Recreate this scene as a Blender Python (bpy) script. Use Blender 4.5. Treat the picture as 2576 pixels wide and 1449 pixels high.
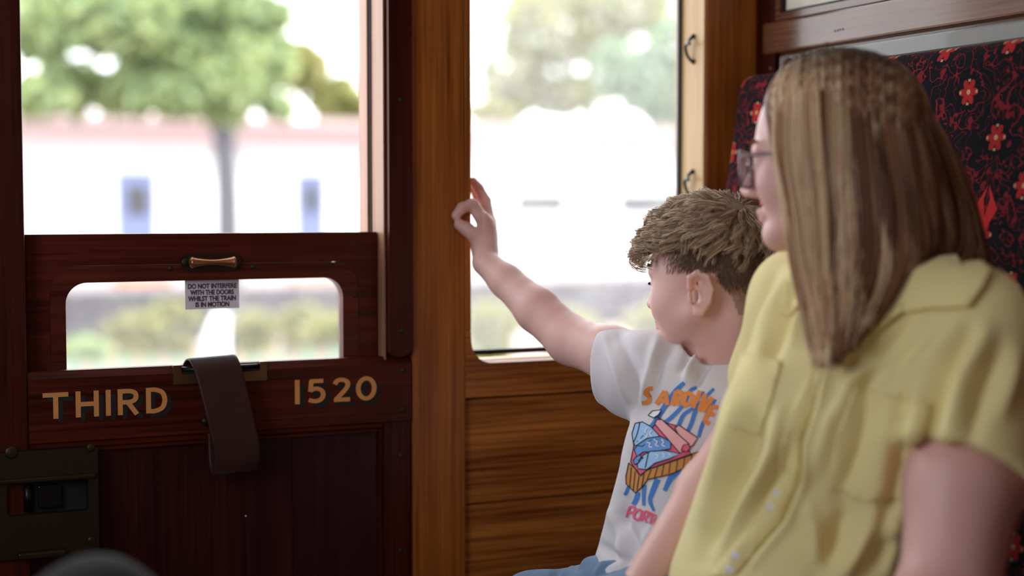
import bpy, bmesh, math, random
import numpy as np
from mathutils import Vector, Matrix
from mathutils.bvhtree import BVHTree

for o in list(bpy.data.objects): bpy.data.objects.remove(o)
SC = bpy.context.scene
COL = SC.collection
rng = random.Random(7)
nrg = np.random.default_rng(11)

# ------------------------------------------------------------------ camera
FPX = 3800.0
YAW, PIT = math.radians(24.5), math.radians(3.2)
CAM = np.array([0.0, -2.2, 1.12])
VF = np.array([math.sin(YAW)*math.cos(PIT), math.cos(YAW)*math.cos(PIT), -math.sin(PIT)])
VR = np.array([math.cos(YAW), -math.sin(YAW), 0.0])
VU = np.cross(VR, VF)
cd = bpy.data.cameras.new('camera'); cam = bpy.data.objects.new('camera', cd); COL.objects.link(cam)
cam.location = CAM; cam.rotation_euler = (math.pi/2-PIT, 0, -YAW)
cd.sensor_width = 36; cd.lens = FPX/2576*36; cd.clip_start = 0.02; cd.clip_end = 500
cd.dof.use_dof = True; cd.dof.focus_distance = 2.13; cd.dof.aperture_fstop = 1.7
SC.camera = cam

# ------------------------------------------------------------------ world, sun, exposure
W = bpy.data.worlds.new('sky'); SC.world = W; W.use_nodes = True
bg = W.node_tree.nodes['Background']; bg.inputs[0].default_value = (0.92, 0.965, 1.0, 1); bg.inputs[1].default_value = 1.0
sl = bpy.data.lights.new('sun', 'SUN'); sl.energy = .8; sl.angle = 0.02; sl.color = (1, .94, .84)
so = bpy.data.objects.new('sun', sl); COL.objects.link(so)
so.rotation_euler = Vector((-.25, .55, -.80)).to_track_quat('-Z', 'Y').to_euler()
vs = SC.view_settings; vs.view_transform = 'Standard'; vs.look = 'None'; vs.exposure = 2.6; vs.gamma = 1; vs.use_curve_mapping = False
SC.cycles.max_bounces = 10; SC.cycles.diffuse_bounces = 5; SC.cycles.transparent_max_bounces = 16
SC.cycles.sample_clamp_indirect = 8
def portal(name, loc, direction, sx, sy):
    l = bpy.data.lights.new(name, 'AREA'); l.shape = 'RECTANGLE'; l.size = sx; l.size_y = sy
    l.cycles.is_portal = True
    o = bpy.data.objects.new(name, l); COL.objects.link(o); o.location = loc
    o.rotation_euler = Vector(direction).to_track_quat('-Z', 'Z').to_euler()

# ------------------------------------------------------------------ pixel helpers (photo is 2576 x 1449)
def ray(px, py): return VF + (px-1288)/FPX*VR + (724.5-py)/FPX*VU
def C(px, py, dep): return CAM + dep*ray(px, py)
def wy(px, py, y=0.0):
    d = ray(px, py); return CAM + (y-CAM[1])/d[1]*d
def wx(px, py, x):
    d = ray(px, py); return CAM + x/d[0]*d

# ------------------------------------------------------------------ objects
def empty(name, loc=(0, 0, 0), label=None, cat=None, group=None, kind=None):
    o = bpy.data.objects.new(name, None); COL.objects.link(o); o.location = loc; o.empty_display_size = .05
    return tag(o, label, cat, group, kind)
def tag(o, label=None, cat=None, group=None, kind=None):
    if label: o['label'] = label
    if cat: o['category'] = cat
    if group: o['group'] = group
    if kind: o['kind'] = kind
    return o
ORI = {}
def put(name, me, mat, parent=None, smooth=False):
    n = len(me.vertices); a = np.empty(n*3, np.float32); me.vertices.foreach_get('co', a); a = a.reshape(-1, 3)
    lo, hi = a.min(0), a.max(0); c = np.array([(lo[0]+hi[0])/2, (lo[1]+hi[1])/2, lo[2]])
    me.vertices.foreach_set('co', (a-c).astype(np.float32).ravel())
    o = bpy.data.objects.new(name, me); COL.objects.link(o)
    if mat: 
        me.materials.clear()
        for m in (mat if isinstance(mat, (list, tuple)) else [mat]): me.materials.append(m)
    if smooth: me.polygons.foreach_set('use_smooth', [True]*len(me.polygons))
    p = np.array(ORI.get(parent.name, parent.location)) if parent else np.zeros(3)
    o.location = c-p
    ORI[o.name] = c
    if parent: o.parent = parent
    return o
def bmput(name, bm, mat, parent=None, smooth=False, norm=True):
    if norm: bmesh.ops.recalc_face_normals(bm, faces=bm.faces)
    me = bpy.data.meshes.new(name); bm.to_mesh(me); bm.free()
    return put(name, me, mat, parent, smooth)
def npmesh(name, v, f, mat, parent=None, smooth=True):
    v = np.asarray(v, np.float32); f = np.asarray(f, np.int32); k = f.shape[1]
    me = bpy.data.meshes.new(name)
    me.vertices.add(len(v)); me.vertices.foreach_set('co', v.ravel())
    me.loops.add(f.size); me.loops.foreach_set('vertex_index', f.ravel())
    me.polygons.add(len(f)); me.polygons.foreach_set('loop_start', np.arange(0, f.size, k, dtype=np.int32))
    me.polygons.foreach_set('loop_total', np.full(len(f), k, np.int32))
    me.update(calc_edges=True)
    return put(name, me, mat, parent, smooth)
def box(name, x0, x1, y0, y1, z0, z1, mat, parent=None, bev=.0025, seg=2):
    bm = bmesh.new(); bmesh.ops.create_cube(bm, size=1)
    for v in bm.verts: v.co = ((x0+x1)/2+v.co.x*(x1-x0), (y0+y1)/2+v.co.y*(y1-y0), (z0+z1)/2+v.co.z*(z1-z0))
    if bev: bmesh.ops.bevel(bm, geom=bm.edges[:], offset=bev, segments=seg, affect='EDGES', profile=.5)
    return bmput(name, bm, mat, parent)
def prism(name, poly, a0, a1, mat, parent=None, axis='y', bev=0, smooth=False):
    """poly: (u,v) points. axis y -> (x,z); axis x -> (y,z); axis z -> (x,y)"""
    def P(u, v, a): return {'y': (u, a, v), 'x': (a, u, v), 'z': (u, v, a)}[axis]
    bm = bmesh.new(); A = [bm.verts.new(P(u, v, a0)) for u, v in poly]; B = [bm.verts.new(P(u, v, a1)) for u, v in poly]
    n = len(poly); f0 = bm.faces.new(A); f1 = bm.faces.new(B[::-1])
    for i in range(n): bm.faces.new((A[i], B[i], B[(i+1) % n], A[(i+1) % n]))
    if bev:
        bmesh.ops.bevel(bm, geom=list(set(f0.edges[:]+f1.edges[:])), offset=bev, segments=2, affect='EDGES')
    return bmput(name, bm, mat, parent, smooth)
def ring(name, outer, inner, a0, a1, mat, parent=None, axis='y', bev=0):
    def P(u, v, a): return {'y': (u, a, v), 'x': (a, u, v), 'z': (u, v, a)}[axis]
    bm = bmesh.new(); n = len(outer)
    L = [[bm.verts.new(P(u, v, a)) for u, v in q] for q, a in ((outer, a0), (inner, a0), (inner, a1), (outer, a1))]
    for k in range(4):
        for i in range(n):
            j = (i+1) % n; bm.faces.new((L[k][i], L[k][j], L[(k+1) % 4][j], L[(k+1) % 4][i]))
    if bev:
        bm.edges.ensure_lookup_table()
        es = [e for e in bm.edges if len(e.link_faces) == 2 and e.calc_face_angle(0) > .7]
        bmesh.ops.bevel(bm, geom=es, offset=bev, segments=2, affect='EDGES')
    return bmput(name, bm, mat, parent)
def rrect(x0, x1, z0, z1, rs, n=8):
    """rounded rect points, radii (bl, br, tr, tl); always 4*(n+1) points"""
    pts = []
    for (cx, cz, r, a) in ((x0, z0, rs[0], 180), (x1, z0, rs[1], 270), (x1, z1, rs[2], 0), (x0, z1, rs[3], 90)):
        sx = 1 if cx == x0 else -1; sz = 1 if cz == z0 else -1
        for i in range(n+1):
            t = math.radians(a+90*i/n); pts.append((cx+sx*r+r*math.cos(t), cz+sz*r+r*math.sin(t)))
    return pts
def tube_arrays(pts, rad, sides=8, closed=False, cap=True):
    P = np.asarray(pts, float); n = len(P); rad = np.broadcast_to(np.asarray(rad, float), (n,))
    T = np.gradient(P, axis=0); T /= np.linalg.norm(T, axis=1)[:, None]+1e-12
    ref = np.array([0, 0, 1.]) if abs(T[0][2]) < .9 else np.array([1., 0, 0])
    v = []; N = np.cross(T[0], ref); N /= np.linalg.norm(N)
    for i in range(n):
        N = N-T[i]*(N@T[i]); N /= np.linalg.norm(N)+1e-12; B = np.cross(T[i], N)
        for s in range(sides):
            a = 2*math.pi*s/sides; v.append(P[i]+rad[i]*(math.cos(a)*N+math.sin(a)*B))
    f = [[i*sides+s, i*sides+(s+1) % sides, (i+1)*sides+(s+1) % sides, (i+1)*sides+s] for i in range(n-1) for s in range(sides)]
    return v, f
def tube(name, pts, rad, mat, parent=None, sides=10):
    v, f = tube_arrays(pts, rad, sides)
    bm = bmesh.new(); V = [bm.verts.new(p) for p in v]
    for q in f: bm.faces.new([V[i] for i in q])
    bm.faces.new(V[:sides]); bm.faces.new(V[-sides:])
    return bmput(name, bm, mat, parent, True)
def spline(pts, n=8):
    P = [np.asarray(p, float) for p in pts]; P = [2*P[0]-P[1]]+P+[2*P[-1]-P[-2]]; out = []
    for i in range(1, len(P)-2):
        for k in range(n):
            t = k/n; a, b, c, d = P[i-1:i+3]
            out.append(.5*((2*b)+(c-a)*t+(2*a-5*b+4*c-d)*t*t+(-a+3*b-3*c+d)*t**3))
    out.append(P[-2]); return out
def lathe(name, prof, origin, axis, mat, parent=None, sides=20):
    """prof: (radius, height) along axis from origin"""
    A = Vector(axis).normalized(); N = A.orthogonal().normalized(); B = A.cross(N); O = Vector(origin)
    bm = bmesh.new(); R = []
    for r, h in prof:
        R.append([bm.verts.new(O+A*h+(N*math.cos(2*math.pi*s/sides)+B*math.sin(2*math.pi*s/sides))*max(r, 1e-5)) for s in range(sides)])
    for i in range(len(R)-1):
        for s in range(sides): bm.faces.new((R[i][s], R[i][(s+1) % sides], R[i+1][(s+1) % sides], R[i+1][s]))
    bm.faces.new(R[0]); bm.faces.new(R[-1])
    return bmput(name, bm, mat, parent, True)
def text_mesh(name, s, size, x, z, y, mat, parent, bold=0.0, depth=.0004, align='LEFT', sx=1.0, spacing=1.0, line=1.0):
    c = bpy.data.curves.new(name, 'FONT'); c.body = s; c.size = size; c.offset = bold; c.extrude = depth; c.align_x = align
    c.space_character = spacing; c.space_line = line
    o = bpy.data.objects.new(name, c); COL.objects.link(o)
    me = bpy.data.meshes.new_from_object(o.evaluated_get(bpy.context.evaluated_depsgraph_get()))
    bpy.data.objects.remove(o); me.name = name
    me.transform(Matrix.Translation((x, y, z)) @ Matrix.Rotation(math.pi/2, 4, 'X') @ Matrix.Diagonal((sx, 1, 1, 1)))
    return put(name, me, mat, parent)
_screw = {}
def screw(x, z, y, mat, parent, r=.0045, axis=(0, -1, 0)):
    q = lathe('screw', [(r, 0), (r, .0006), (r*.7, .0014), (0, .0016)], (x, y, z), axis, mat, parent, 14)
    return q

# ------------------------------------------------------------------ materials
class NT:
    def __init__(s, name):
        s.m = bpy.data.materials.new(name); s.m.use_nodes = True; s.t = s.m.node_tree; s.t.nodes.clear()
        s.out = s.n('ShaderNodeOutputMaterial')
    def n(s, typ, **kw):
        q = s.t.nodes.new(typ)
        for k, v in kw.items(): setattr(q, k, v)
        return q
    def l(s, a, b): s.t.links.new(a, b)
    def val(s, sock, v):
        if isinstance(v, bpy.types.NodeSocket): s.l(v, sock)
        else: sock.default_value = v
    def math(s, op, a, b=0.0, c=0.0, clamp=False):
        q = s.n('ShaderNodeMath', operation=op, use_clamp=clamp)
        for i, v in enumerate((a, b, c)): s.val(q.inputs[i], v)
        return q.outputs[0]
    def mix(s, f, a, b):
        q = s.n('ShaderNodeMix', data_type='RGBA'); s.val(q.inputs[0], f); s.val(q.inputs[6], a); s.val(q.inputs[7], b); return q.outputs[2]
    def noise(s, vec, scale, detail=3, rough=.55, dist=0.0, out=0):
        q = s.n('ShaderNodeTexNoise'); s.l(vec, q.inputs['Vector']); q.inputs['Scale'].default_value = scale
        q.inputs['Detail'].default_value = detail; q.inputs['Roughness'].default_value = rough; q.inputs['Distortion'].default_value = dist
        return q.outputs[out]
    def ramp(s, fac, stops):
        q = s.n('ShaderNodeValToRGB'); s.l(fac, q.inputs[0]); e = q.color_ramp.elements
        while len(e) < len(stops): e.new(.5)
        for i, (p, c) in enumerate(stops): e[i].position = p; e[i].color = (*c, 1)
        return q.outputs[0]
    def coord(s, scale=(1, 1, 1), which='Object', rot=(0, 0, 0), loc=(0, 0, 0)):
        c = s.n('ShaderNodeTexCoord'); m = s.n('ShaderNodeMapping'); s.l(c.outputs[which], m.inputs[0])
        m.inputs['Scale'].default_value = scale; m.inputs['Rotation'].default_value = rot; m.inputs['Location'].default_value = loc
        return m.outputs[0]
    def bsdf(s, col, rough=.5, **kw):
        b = s.n('ShaderNodeBsdfPrincipled')
        s.val(b.inputs['Base Color'], col if isinstance(col, bpy.types.NodeSocket) else (*col, 1)); s.val(b.inputs['Roughness'], rough)
        for k, v in kw.items(): s.val(b.inputs[k.replace('_', ' ')], v)
        s.l(b.outputs[0], s.out.inputs[0]); return b
    def bump(s, b, h, strength=.3, dist=.002):
        q = s.n('ShaderNodeBump'); q.inputs['Strength'].default_value = strength; q.inputs['Distance'].default_value = dist
        s.l(h, q.inputs['Height']); s.l(q.outputs[0], b.inputs['Normal'])
M = {}
def plain(name, col, rough=.5, **kw):
    t = NT(name); v = t.coord(); n = t.noise(v, 40, 3)
    c = t.mix(n, (*[x*.85 for x in col], 1), (*[min(1, x*1.12) for x in col], 1))
    t.bsdf(c, rough, **kw); M[name] = t.m; return t.m
def wood(name, dark, light, axis, fine=55, rough=.35, coat=.5, blot=.35, bumpy=.25, spec=.2):
    t = NT(name); k = {'x': (1.2, fine, fine), 'y': (fine, 1.2, fine), 'z': (fine, fine, 1.2)}[axis]
    k2 = {'x': (.6, 9, 9), 'y': (9, .6, 9), 'z': (9, 9, .6)}[axis]
    info = t.n('ShaderNodeObjectInfo')
    va = t.n('ShaderNodeVectorMath', operation='ADD'); t.l(t.coord(k), va.inputs[0])
    cm = t.n('ShaderNodeCombineXYZ'); r = t.math('MULTIPLY', info.outputs['Random'], 37.0)
    for i in range(3): t.l(r, cm.inputs[i])
    t.l(cm.outputs[0], va.inputs[1])
    g = t.noise(va.outputs[0], 3.0, 6, .6, .4); g2 = t.noise(t.coord(k2), 2.0, 3, .5, .8); g3 = t.noise(t.coord(), 7, 2)
    s = t.math('ADD', t.math('MULTIPLY', g, .6), t.math('MULTIPLY', g2, .4))
    mid = tuple((a+b)/2 for a, b in zip(dark, light))
    c = t.ramp(s, [(.34, dark), (.5, mid), (.66, light)])
    c = t.mix(t.math('MULTIPLY', t.math('SUBTRACT', g3, .45, clamp=True), blot*3, clamp=True), c, (*dark, 1))
    rr = t.math('ADD', t.math('MULTIPLY', g, .2), rough-.1)
    b = t.bsdf(c, rr, Coat_Weight=coat, Coat_Roughness=.15, Specular_IOR_Level=spec); t.bump(b, g, bumpy, .0012)
    M[name] = t.m; return t.m
wood('oak_v', (.17, .038, .006), (.50, .16, .026), 'z', coat=.12)
wood('oak_h', (.14, .030, .005), (.64, .23, .045), 'x', coat=.12, blot=.1)
wood('oak_y', (.17, .045, .009), (.40, .135, .03), 'y')
wood('pale_lit_v', (.50, .31, .13), (.74, .54, .29), 'z', coat=.15, rough=.5)  # jamb wood with outside daylight put into its colour
wood('pale_h', (.50, .31, .13), (.74, .54, .29), 'x', coat=.15, rough=.5)
wood('channel_v', (.20, .085, .045), (.42, .22, .13), 'z', coat=.1, rough=.5)
wood('mahog_v', (.020, .0028, .0018), (.095, .013, .006), 'z', coat=.06, rough=.42, spec=.12)
wood('mahog_h', (.026, .0035, .002), (.125, .017, .008), 'x', coat=.06, rough=.42, spec=.12)
wood('mahog_bead', (.035, .006, .004), (.15, .026, .014), 'x', coat=.05, rough=.4, spec=.12)
wood('mahog_y', (.075, .025, .012), (.24, .105, .05), 'y', coat=.5, rough=.28)
wood('mahog_p', (.018, .003, .004), (.060, .010, .010), 'z', coat=.10, rough=.40, spec=.15)
plain('brass', (.20, .105, .05), .42, Metallic=.9)
plain('brass_dark', (.036, .022, .011), .5, Metallic=.7)
plain('brass_worn', (.34, .15, .07), .36, Metallic=.85)
plain('screw_metal', (.05, .035, .022), .4, Metallic=.7)
plain('black_metal', (.012, .013, .014), .35, Metallic=.6)
plain('black_gap', (.006, .005, .005), .8)
plain('rubber', (.008, .010, .009), .6)
plain('gilt', (.72, .30, .09), .55)
plain('letter_shadow', (.006, .005, .007), .6)
plain('sticker', (.80, .76, .82), .6)
plain('sticker_ink', (.10, .05, .10), .6)
plain('cream_board', (.80, .78, .66), .5)
plain('grey_rail', (.13, .125, .11), .4, Coat_Weight=.2)
plain('white_paint', (.80, .80, .78), .6)
plain('floor_lino', (.10, .06, .045), .5)
plain('dark_cloth', (.007, .0075, .008), .9)
def glass(name, dust=.05, tint=(1, 1, 1), scratch=True):
    t = NT(name); tr = t.n('ShaderNodeBsdfTransparent'); tr.inputs[0].default_value = (*tint, 1)
    gl = t.n('ShaderNodeBsdfGlossy'); gl.inputs['Roughness'].default_value = .03
    ts = t.n('ShaderNodeBsdfTranslucent'); ts.inputs[0].default_value = (.9, .92, .9, 1)
    fr = t.n('ShaderNodeFresnel'); fr.inputs[0].default_value = 1.45
    m1 = t.n('ShaderNodeMixShader'); m2 = t.n('ShaderNodeMixShader')
    n = t.noise(t.coord((1, 1, 1)), 14, 4, .6)
    if scratch:
        s = t.noise(t.coord((40, 10, 90), rot=(0, .5, 0)), 3, 2, .5)
        sp = t.math('MULTIPLY', t.math('GREATER_THAN', s, .72), .5)
        d = t.math('ADD', t.math('MULTIPLY', n, dust*2), t.math('MULTIPLY', sp, dust*2))
    else: d = t.math('MULTIPLY', n, dust*2)
    t.l(d, m1.inputs[0]); t.l(tr.outputs[0], m1.inputs[1]); t.l(ts.outputs[0], m1.inputs[2])
    t.l(t.math('MULTIPLY', fr.outputs[0], .6), m2.inputs[0]); t.l(m1.outputs[0], m2.inputs[1]); t.l(gl.outputs[0], m2.inputs[2])
    t.l(m2.outputs[0], t.out.inputs[0]); M[name] = t.m
glass('glass_sash', .045); glass('glass_fixed', .08, scratch=False)
t = NT('leather'); v = t.coord(); n = t.noise(v, 60, 5, .65); n2 = t.noise(v, 9, 3)
c = t.mix(n2, (.020, .008, .007, 1), (.066, .023, .017, 1)); b = t.bsdf(c, t.math('ADD', t.math('MULTIPLY', n, .25), .36), Specular_IOR_Level=.22); t.bump(b, n, .25, .0015); M['leather'] = t.m

# moquette: black ground, curling red lines, rosettes and tulip motifs
t = NT('moquette'); tc = t.n('ShaderNodeTexCoord'); sp = t.n('ShaderNodeSeparateXYZ'); t.l(tc.outputs['Object'], sp.inputs[0])
Y, Z = sp.outputs[1], sp.outputs[2]
def motif(cell, offy, offz, kind):
    ny = t.math('ADD', t.math('DIVIDE', Y, cell), offy); nz = t.math('ADD', t.math('DIVIDE', Z, cell), offz)
    fy = t.math('SUBTRACT', t.math('FRACT', ny), .5); fz = t.math('SUBTRACT', t.math('FRACT', nz), .5)
    r = t.math('SQRT', t.math('ADD', t.math('MULTIPLY', fy, fy), t.math('MULTIPLY', fz, fz))); a = t.math('ARCTAN2', fz, fy)
    return fy, fz, r, a
def band(x, c, w): return t.math('LESS_THAN', t.math('ABSOLUTE', t.math('SUBTRACT', x, c)), w)
vec = t.coord((1, 1, 1))
n1 = t.noise(vec, 24, .6, .5, 1.6); n2 = t.noise(t.coord((1, 1, 1), loc=(3, 5, 1)), 30, .3, .4, 2.4)
lines = t.math('MAXIMUM', band(n1, .5, .016), band(n2, .46, .016))
blobs = t.math('GREATER_THAN', t.noise(t.coord((1, 1, 1), loc=(9, 2, 4)), 70, .5), .70)
ys = []; reds = []
for off in ((0, 0), (.5, .5)):
    fy, fz, r, a = motif(.125, *off, 0)
    pet = t.math('ADD', t.math('MULTIPLY', t.math('ABSOLUTE', t.math('COSINE', t.math('MULTIPLY', a, 3.0))), .075), .07)
    clear = t.math('LESS_THAN', r, .19); fl = t.math('MULTIPLY', t.math('LESS_THAN', r, pet), t.math('GREATER_THAN', r, .03))
    reds.append((clear, fl)); ys.append(t.math('MAXIMUM', t.math('LESS_THAN', r, .028), t.math('MULTIPLY', band(r, .125, .014), t.math('GREATER_THAN', t.math('ABSOLUTE', t.math('COSINE', t.math('MULTIPLY', a, 2.0))), .96))))
tl = []
fy, fz, r, a = motif(.25, .25, .62, 1)
w1 = t.math('LESS_THAN', t.math('ADD', t.math('ABSOLUTE', t.math('MULTIPLY', fy, 1.5)), t.math('ABSOLUTE', t.math('SUBTRACT', fz, .0))), .13)
w2 = t.math('GREATER_THAN', t.math('ADD', t.math('ABSOLUTE', t.math('MULTIPLY', fy, 4.0)), t.math('ABSOLUTE', t.math('SUBTRACT', fz, .05))), .09)
tul = t.math('MULTIPLY', w1, w2)
base = t.mix(t.math('MAXIMUM', lines, blobs), (.004, .004, .007, 1), (.19, .012, .018, 1))
for (clear, fl), y in zip(reds, ys):
    base = t.mix(clear, base, (.004, .004, .007, 1)); base = t.mix(fl, base, (.40, .02, .022, 1)); base = t.mix(y, base, (.50, .36, .16, 1))
base = t.mix(tul, base, (.60, .03, .03, 1))
fz_ = t.noise(vec, 900, 2); b = t.bsdf(base, .95, Sheen_Weight=.04, Sheen_Roughness=.4, Specular_IOR_Level=.1); t.bump(b, fz_, .4, .001); M['moquette'] = t.m
# ------------------------------------------------------------------ room shell
XL, XR, YB, YF, ZT = -.45, 1.47, 0.0, -2.62, 2.25
st = dict(kind='structure')
box('floor', XL, XR, YF, YB, -.03, 0, M['floor_lino'], bev=0)['kind'] = 'structure'
box('ceiling', XL, XR, YF, YB+.1, ZT, ZT+.03, M['white_paint'], bev=0)['kind'] = 'structure'
wl = empty('wall_left', (XL, -1.3, 0)); tag(wl, 'dark mahogany partition on the left with a window above the seat', 'wall', kind='structure')
box('dado', XL-.03, XL, YF, YB, 0, 1.0, M['mahog_y'], wl, bev=0); box('header', XL-.03, XL, YF, YB, 1.70, ZT, M['mahog_y'], wl, bev=0)
for a, b_ in ((YF, -1.45), (-.72, YB)): box('post', XL-.03, XL, a, b_, 1.0, 1.70, M['mahog_v'], wl, bev=0)
# wall behind the camera: windows over a dado, with posts
wf = empty('wall_front', (.5, YF, 0)); tag(wf, 'oak panelled side wall with a window behind the viewer', 'wall', kind='structure')
box('dado', XL, XR, YF-.06, YF, 0, .86, M['oak_h'], wf)
box('header', XL, XR, YF-.06, YF, 1.80, ZT, M['oak_h'], wf)
for a, b_ in ((XL, -.42), (-.24, XR)): box('post', a, b_, YF-.06, YF, .86, 1.80, M['oak_v'], wf)

# the windowed side wall in view: post, rails, boards, pillar
wb = empty('wall_back', (1.1, 0, 0)); tag(wb, 'varnished oak carriage side with fixed window and boarded dado', 'wall', kind='structure')
XD, XP, XQ = .829, .930, 1.357           # door edge, window left, window right
box('post', XD+.0015, .9195, -.004, .09, 0, 1.80, M['oak_v'], wb)
# left part of the opening with its bottom corner rounded: post face strip above, lower rail with the curve
box('post_edge', .9195, XP, -.004, .09, .919, 1.80, M['oak_v'], wb, bev=.0015)
ZS = .8665; R = .036
arc = [(XP+R-R*math.cos(t), ZS+R-R*math.sin(t)) for t in np.linspace(0, math.pi/2, 12)]
prism('lower_rail', [(.9195, .812), (.9195, .919), (XP, .919)]+arc+[(XQ, ZS), (XQ, .812)], -.004, .055, M['oak_h'], wb, bev=.0015)
box('frame_stile', .893, .9195, -.0035, .06, 0, .812, M['oak_v'], wb, bev=.001)
box('window_board', XP+.001, XQ, .0, .088, .845, .8655, M['pale_h'], wb, bev=.002)
for i, (z0, z1) in enumerate(((.640, .8085), (.470, .638), (.300, .468), (.13, .298))):
    box('board', .9215, 1.469, .006, .03, z0, z1, M['oak_h'], wb, bev=.003)
box('board_backing', .915, 1.469, .03, .06, .1, .812, M['black_gap'], wb, bev=0)
box('panel_groove', .9197, .9222, .004, .012, .1, .812, M['black_gap'], wb, bev=0)
box('skirting', XD, XR, -.012, .03, 0, .13, M['oak_h'], wb)
box('pillar', XQ+.004, XR+.03, -.006, .10, .812, 1.80, M['oak_v'], wb, bev=.004)
box('lit_jamb_face', XQ, XQ+.0045, -.002, .085, ZS, 1.80, M['pale_lit_v'], wb, bev=.001)  # made paler than the pillar to imitate daylight on this jamb
box('lintel', XL, XR, -.004, .09, 1.80, ZT, M['oak_h'], wb)
# left of the door
box('pillar', XL, .128, -.004, .09, 0, 1.80, M['mahog_v'], wb)

# fixed window
w2 = empty('window_2', (1.14, .07, .86)); tag(w2, 'fixed side window between the oak post and the corner pillar', 'window', kind='structure')
gz0, gz1 = .884, 1.80
ring('seal', rrect(XP-.004, XQ+.002, gz0-.012, gz1+.01, (.03, .004, .004, .004)), rrect(XP+.004, XQ-.006, gz0-.004, gz1, (.028, .004, .004, .004)), .070, .078, M['rubber'], w2)
box('glass', XP-.002, XQ, .073, .075, gz0-.008, gz1, M['glass_fixed'], w2, bev=0)
for px, py in ((1183, 75), (1183, 440), (1183, 812)):
    p = wy(px, py, .0); lathe('pin', [(.0035, 0), (.0035, .004), (0, .005)], (XP, .02, p[2]), (1, 0, 0), M['black_metal'], w2, 10)

# hooks on the right jamb
def hook(py0, label):
    p = wy(1757, py0, .03); z = p[2]; x = XQ
    e = empty('wire_hook', (x, .034, z-.045), label, 'hook', 'hooks on the window jamb')
    for dz in (0, -.043): lathe('screw_base', [(.0045, 0), (.0045, .002), (.002, .005), (0, .006)], (x, .030, z+dz), (-1, 0, 0), M['black_metal'], e, 10)
    pts = spline([(x-.003, .030, z), (x-.008, .034, z-.008), (x-.014, .022, z-.014), (x-.010, .036, z-.012), (x-.009, .043, z-.018), (x-.007, .040, z-.032), (x-.003, .032, z-.043)], 6)
    tube('hook_wire', pts, .0028, M['black_metal'], e, 8)
hook(92, 'black bent wire hook high on the pale window jamb')
hook(432, 'black bent wire hook on the pale jamb just above the curly hair')

# ------------------------------------------------------------------ door
dr = empty('door_1', (.52, 0, 0)); tag(dr, 'dark mahogany carriage door with brass lock and gilt lettering', 'door', kind='structure')
ZR0, ZR1 = .783, .8835
box('stile', .128, .2545, -.010, .075, 0, 1.80, M['mahog_v'], dr, bev=.004)
# garnish strip with rounded foot
prism('garnish_strip', rrect(.7895, XD-.001, ZR1+.0005, 1.80, (.010, .016, .002, .002)), -.014, .02, M['mahog_v'], dr, bev=.003)
box('slide_channel', .7850, .7885, -.001, .052, ZR1-.02, 1.80, M['channel_v'], dr, bev=.001)
box('stile', .7885, XD-.002, .02, .10, ZR1-.05, 1.80, M['mahog_v'], dr, bev=.002)
box('outer_stop', .7800, .792, .060, .10, .70, 1.80, M['channel_v'], dr, bev=.001)
box('sash_gap', .7835, .7885, .0525, .0595, .70, 1.80, M['black_gap'], dr, bev=0)
rail = prism('lettered_rail', [(-.006, ZR0), (-.006, ZR1-.010), (.004, ZR1), (.020, ZR1), (.020, ZR0)], .2545, XD-.001, M['mahog_h'], dr, axis='x', bev=.0015)
box('stile', .7835, XD-.001, -.003, .05, 0, ZR0-.0005, M['mahog_v'], dr, bev=.002)
box('moulding', .2545, .7835, -.002, .03, ZR0-.010, ZR0-.0005, M['mahog_h'], dr, bev=.003)
box('moulding', .2545, .7775, .004, .03, ZR0-.017, ZR0-.0105, M['mahog_h'], dr, bev=.002)
box('moulding', .7775, .7833, .003, .03, 0, ZR0-.0105, M['mahog_v'], dr, bev=.002)
for a, b_ in ((.2545, .6405), (.6415, .7773)): box('panel_board', a, b_, .012, .03, .1, ZR0-.0172, M['mahog_p'], dr, bev=.0005)
box('outer_skin', .13, .829, .085, .10, 0, .85, M['mahog_h'], dr, bev=0)
for px, py in ((1009, 251), (1011, 833), (1015, 931), (1013, 1032), (1009, 1147), (1009, 1385)):
    yy = -.014 if py < 900 else (-.006 if py < 1050 else -.003)
    p = wy(px, py, yy); screw(p[0], p[2], yy, M['screw_metal'], dr, .0042)
p = wy(618, 1298, .012); screw(p[0], p[2], .012, M['sticker'], dr, .0014)
# gilt lettering with drop shadows
def brush(pts, w, n):
    P = np.array(spline(pts, n) if len(pts) > 2 else pts, float); T = np.gradient(P, axis=0); T /= np.linalg.norm(T, axis=1)[:, None]+1e-9
    N = np.stack([-T[:, 1], T[:, 0]], 1)*w/2; return P+N, P-N
_o = [(.35+.30*math.cos(a), .5+.425*math.sin(a)) for a in np.linspace(0, 2*math.pi, 25)]
GLY = {'T': [[(0, .91), (.86, .91)], [(.43, 0), (.43, .95)]], 'H': [[(.085, 0), (.085, 1)], [(.70, 0), (.70, 1)], [(.1, .50), (.7, .50)]], 'I': [[(.085, 0), (.085, 1)]],
    'R': [[(.085, 0), (.085, 1)], [(.1, .915), (.40, .915), (.585, .85), (.635, .71), (.585, .56), (.40, .49), (.1, .49)], [(.36, .47), (.66, 0)]],
    'D': [[(.085, 0), (.085, 1)], [(.1, .915), (.32, .915), (.57, .80), (.66, .5), (.57, .20), (.32, .085), (.1, .085)]],
    '1': [[(.085, 0), (.085, 1)]], '5': [[(.60, .915), (.12, .915)], [(.17, .95), (.13, .48)], [(.13, .53), (.33, .605), (.53, .52), (.595, .33), (.51, .15), (.31, .08), (.07, .14)]],
    '2': [[(.08, .74), (.17, .88), (.34, .92), (.52, .84), (.56, .68), (.45, .48), (.10, .07)], [(.05, .085), (.64, .085)]], '0': [_o]}
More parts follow.
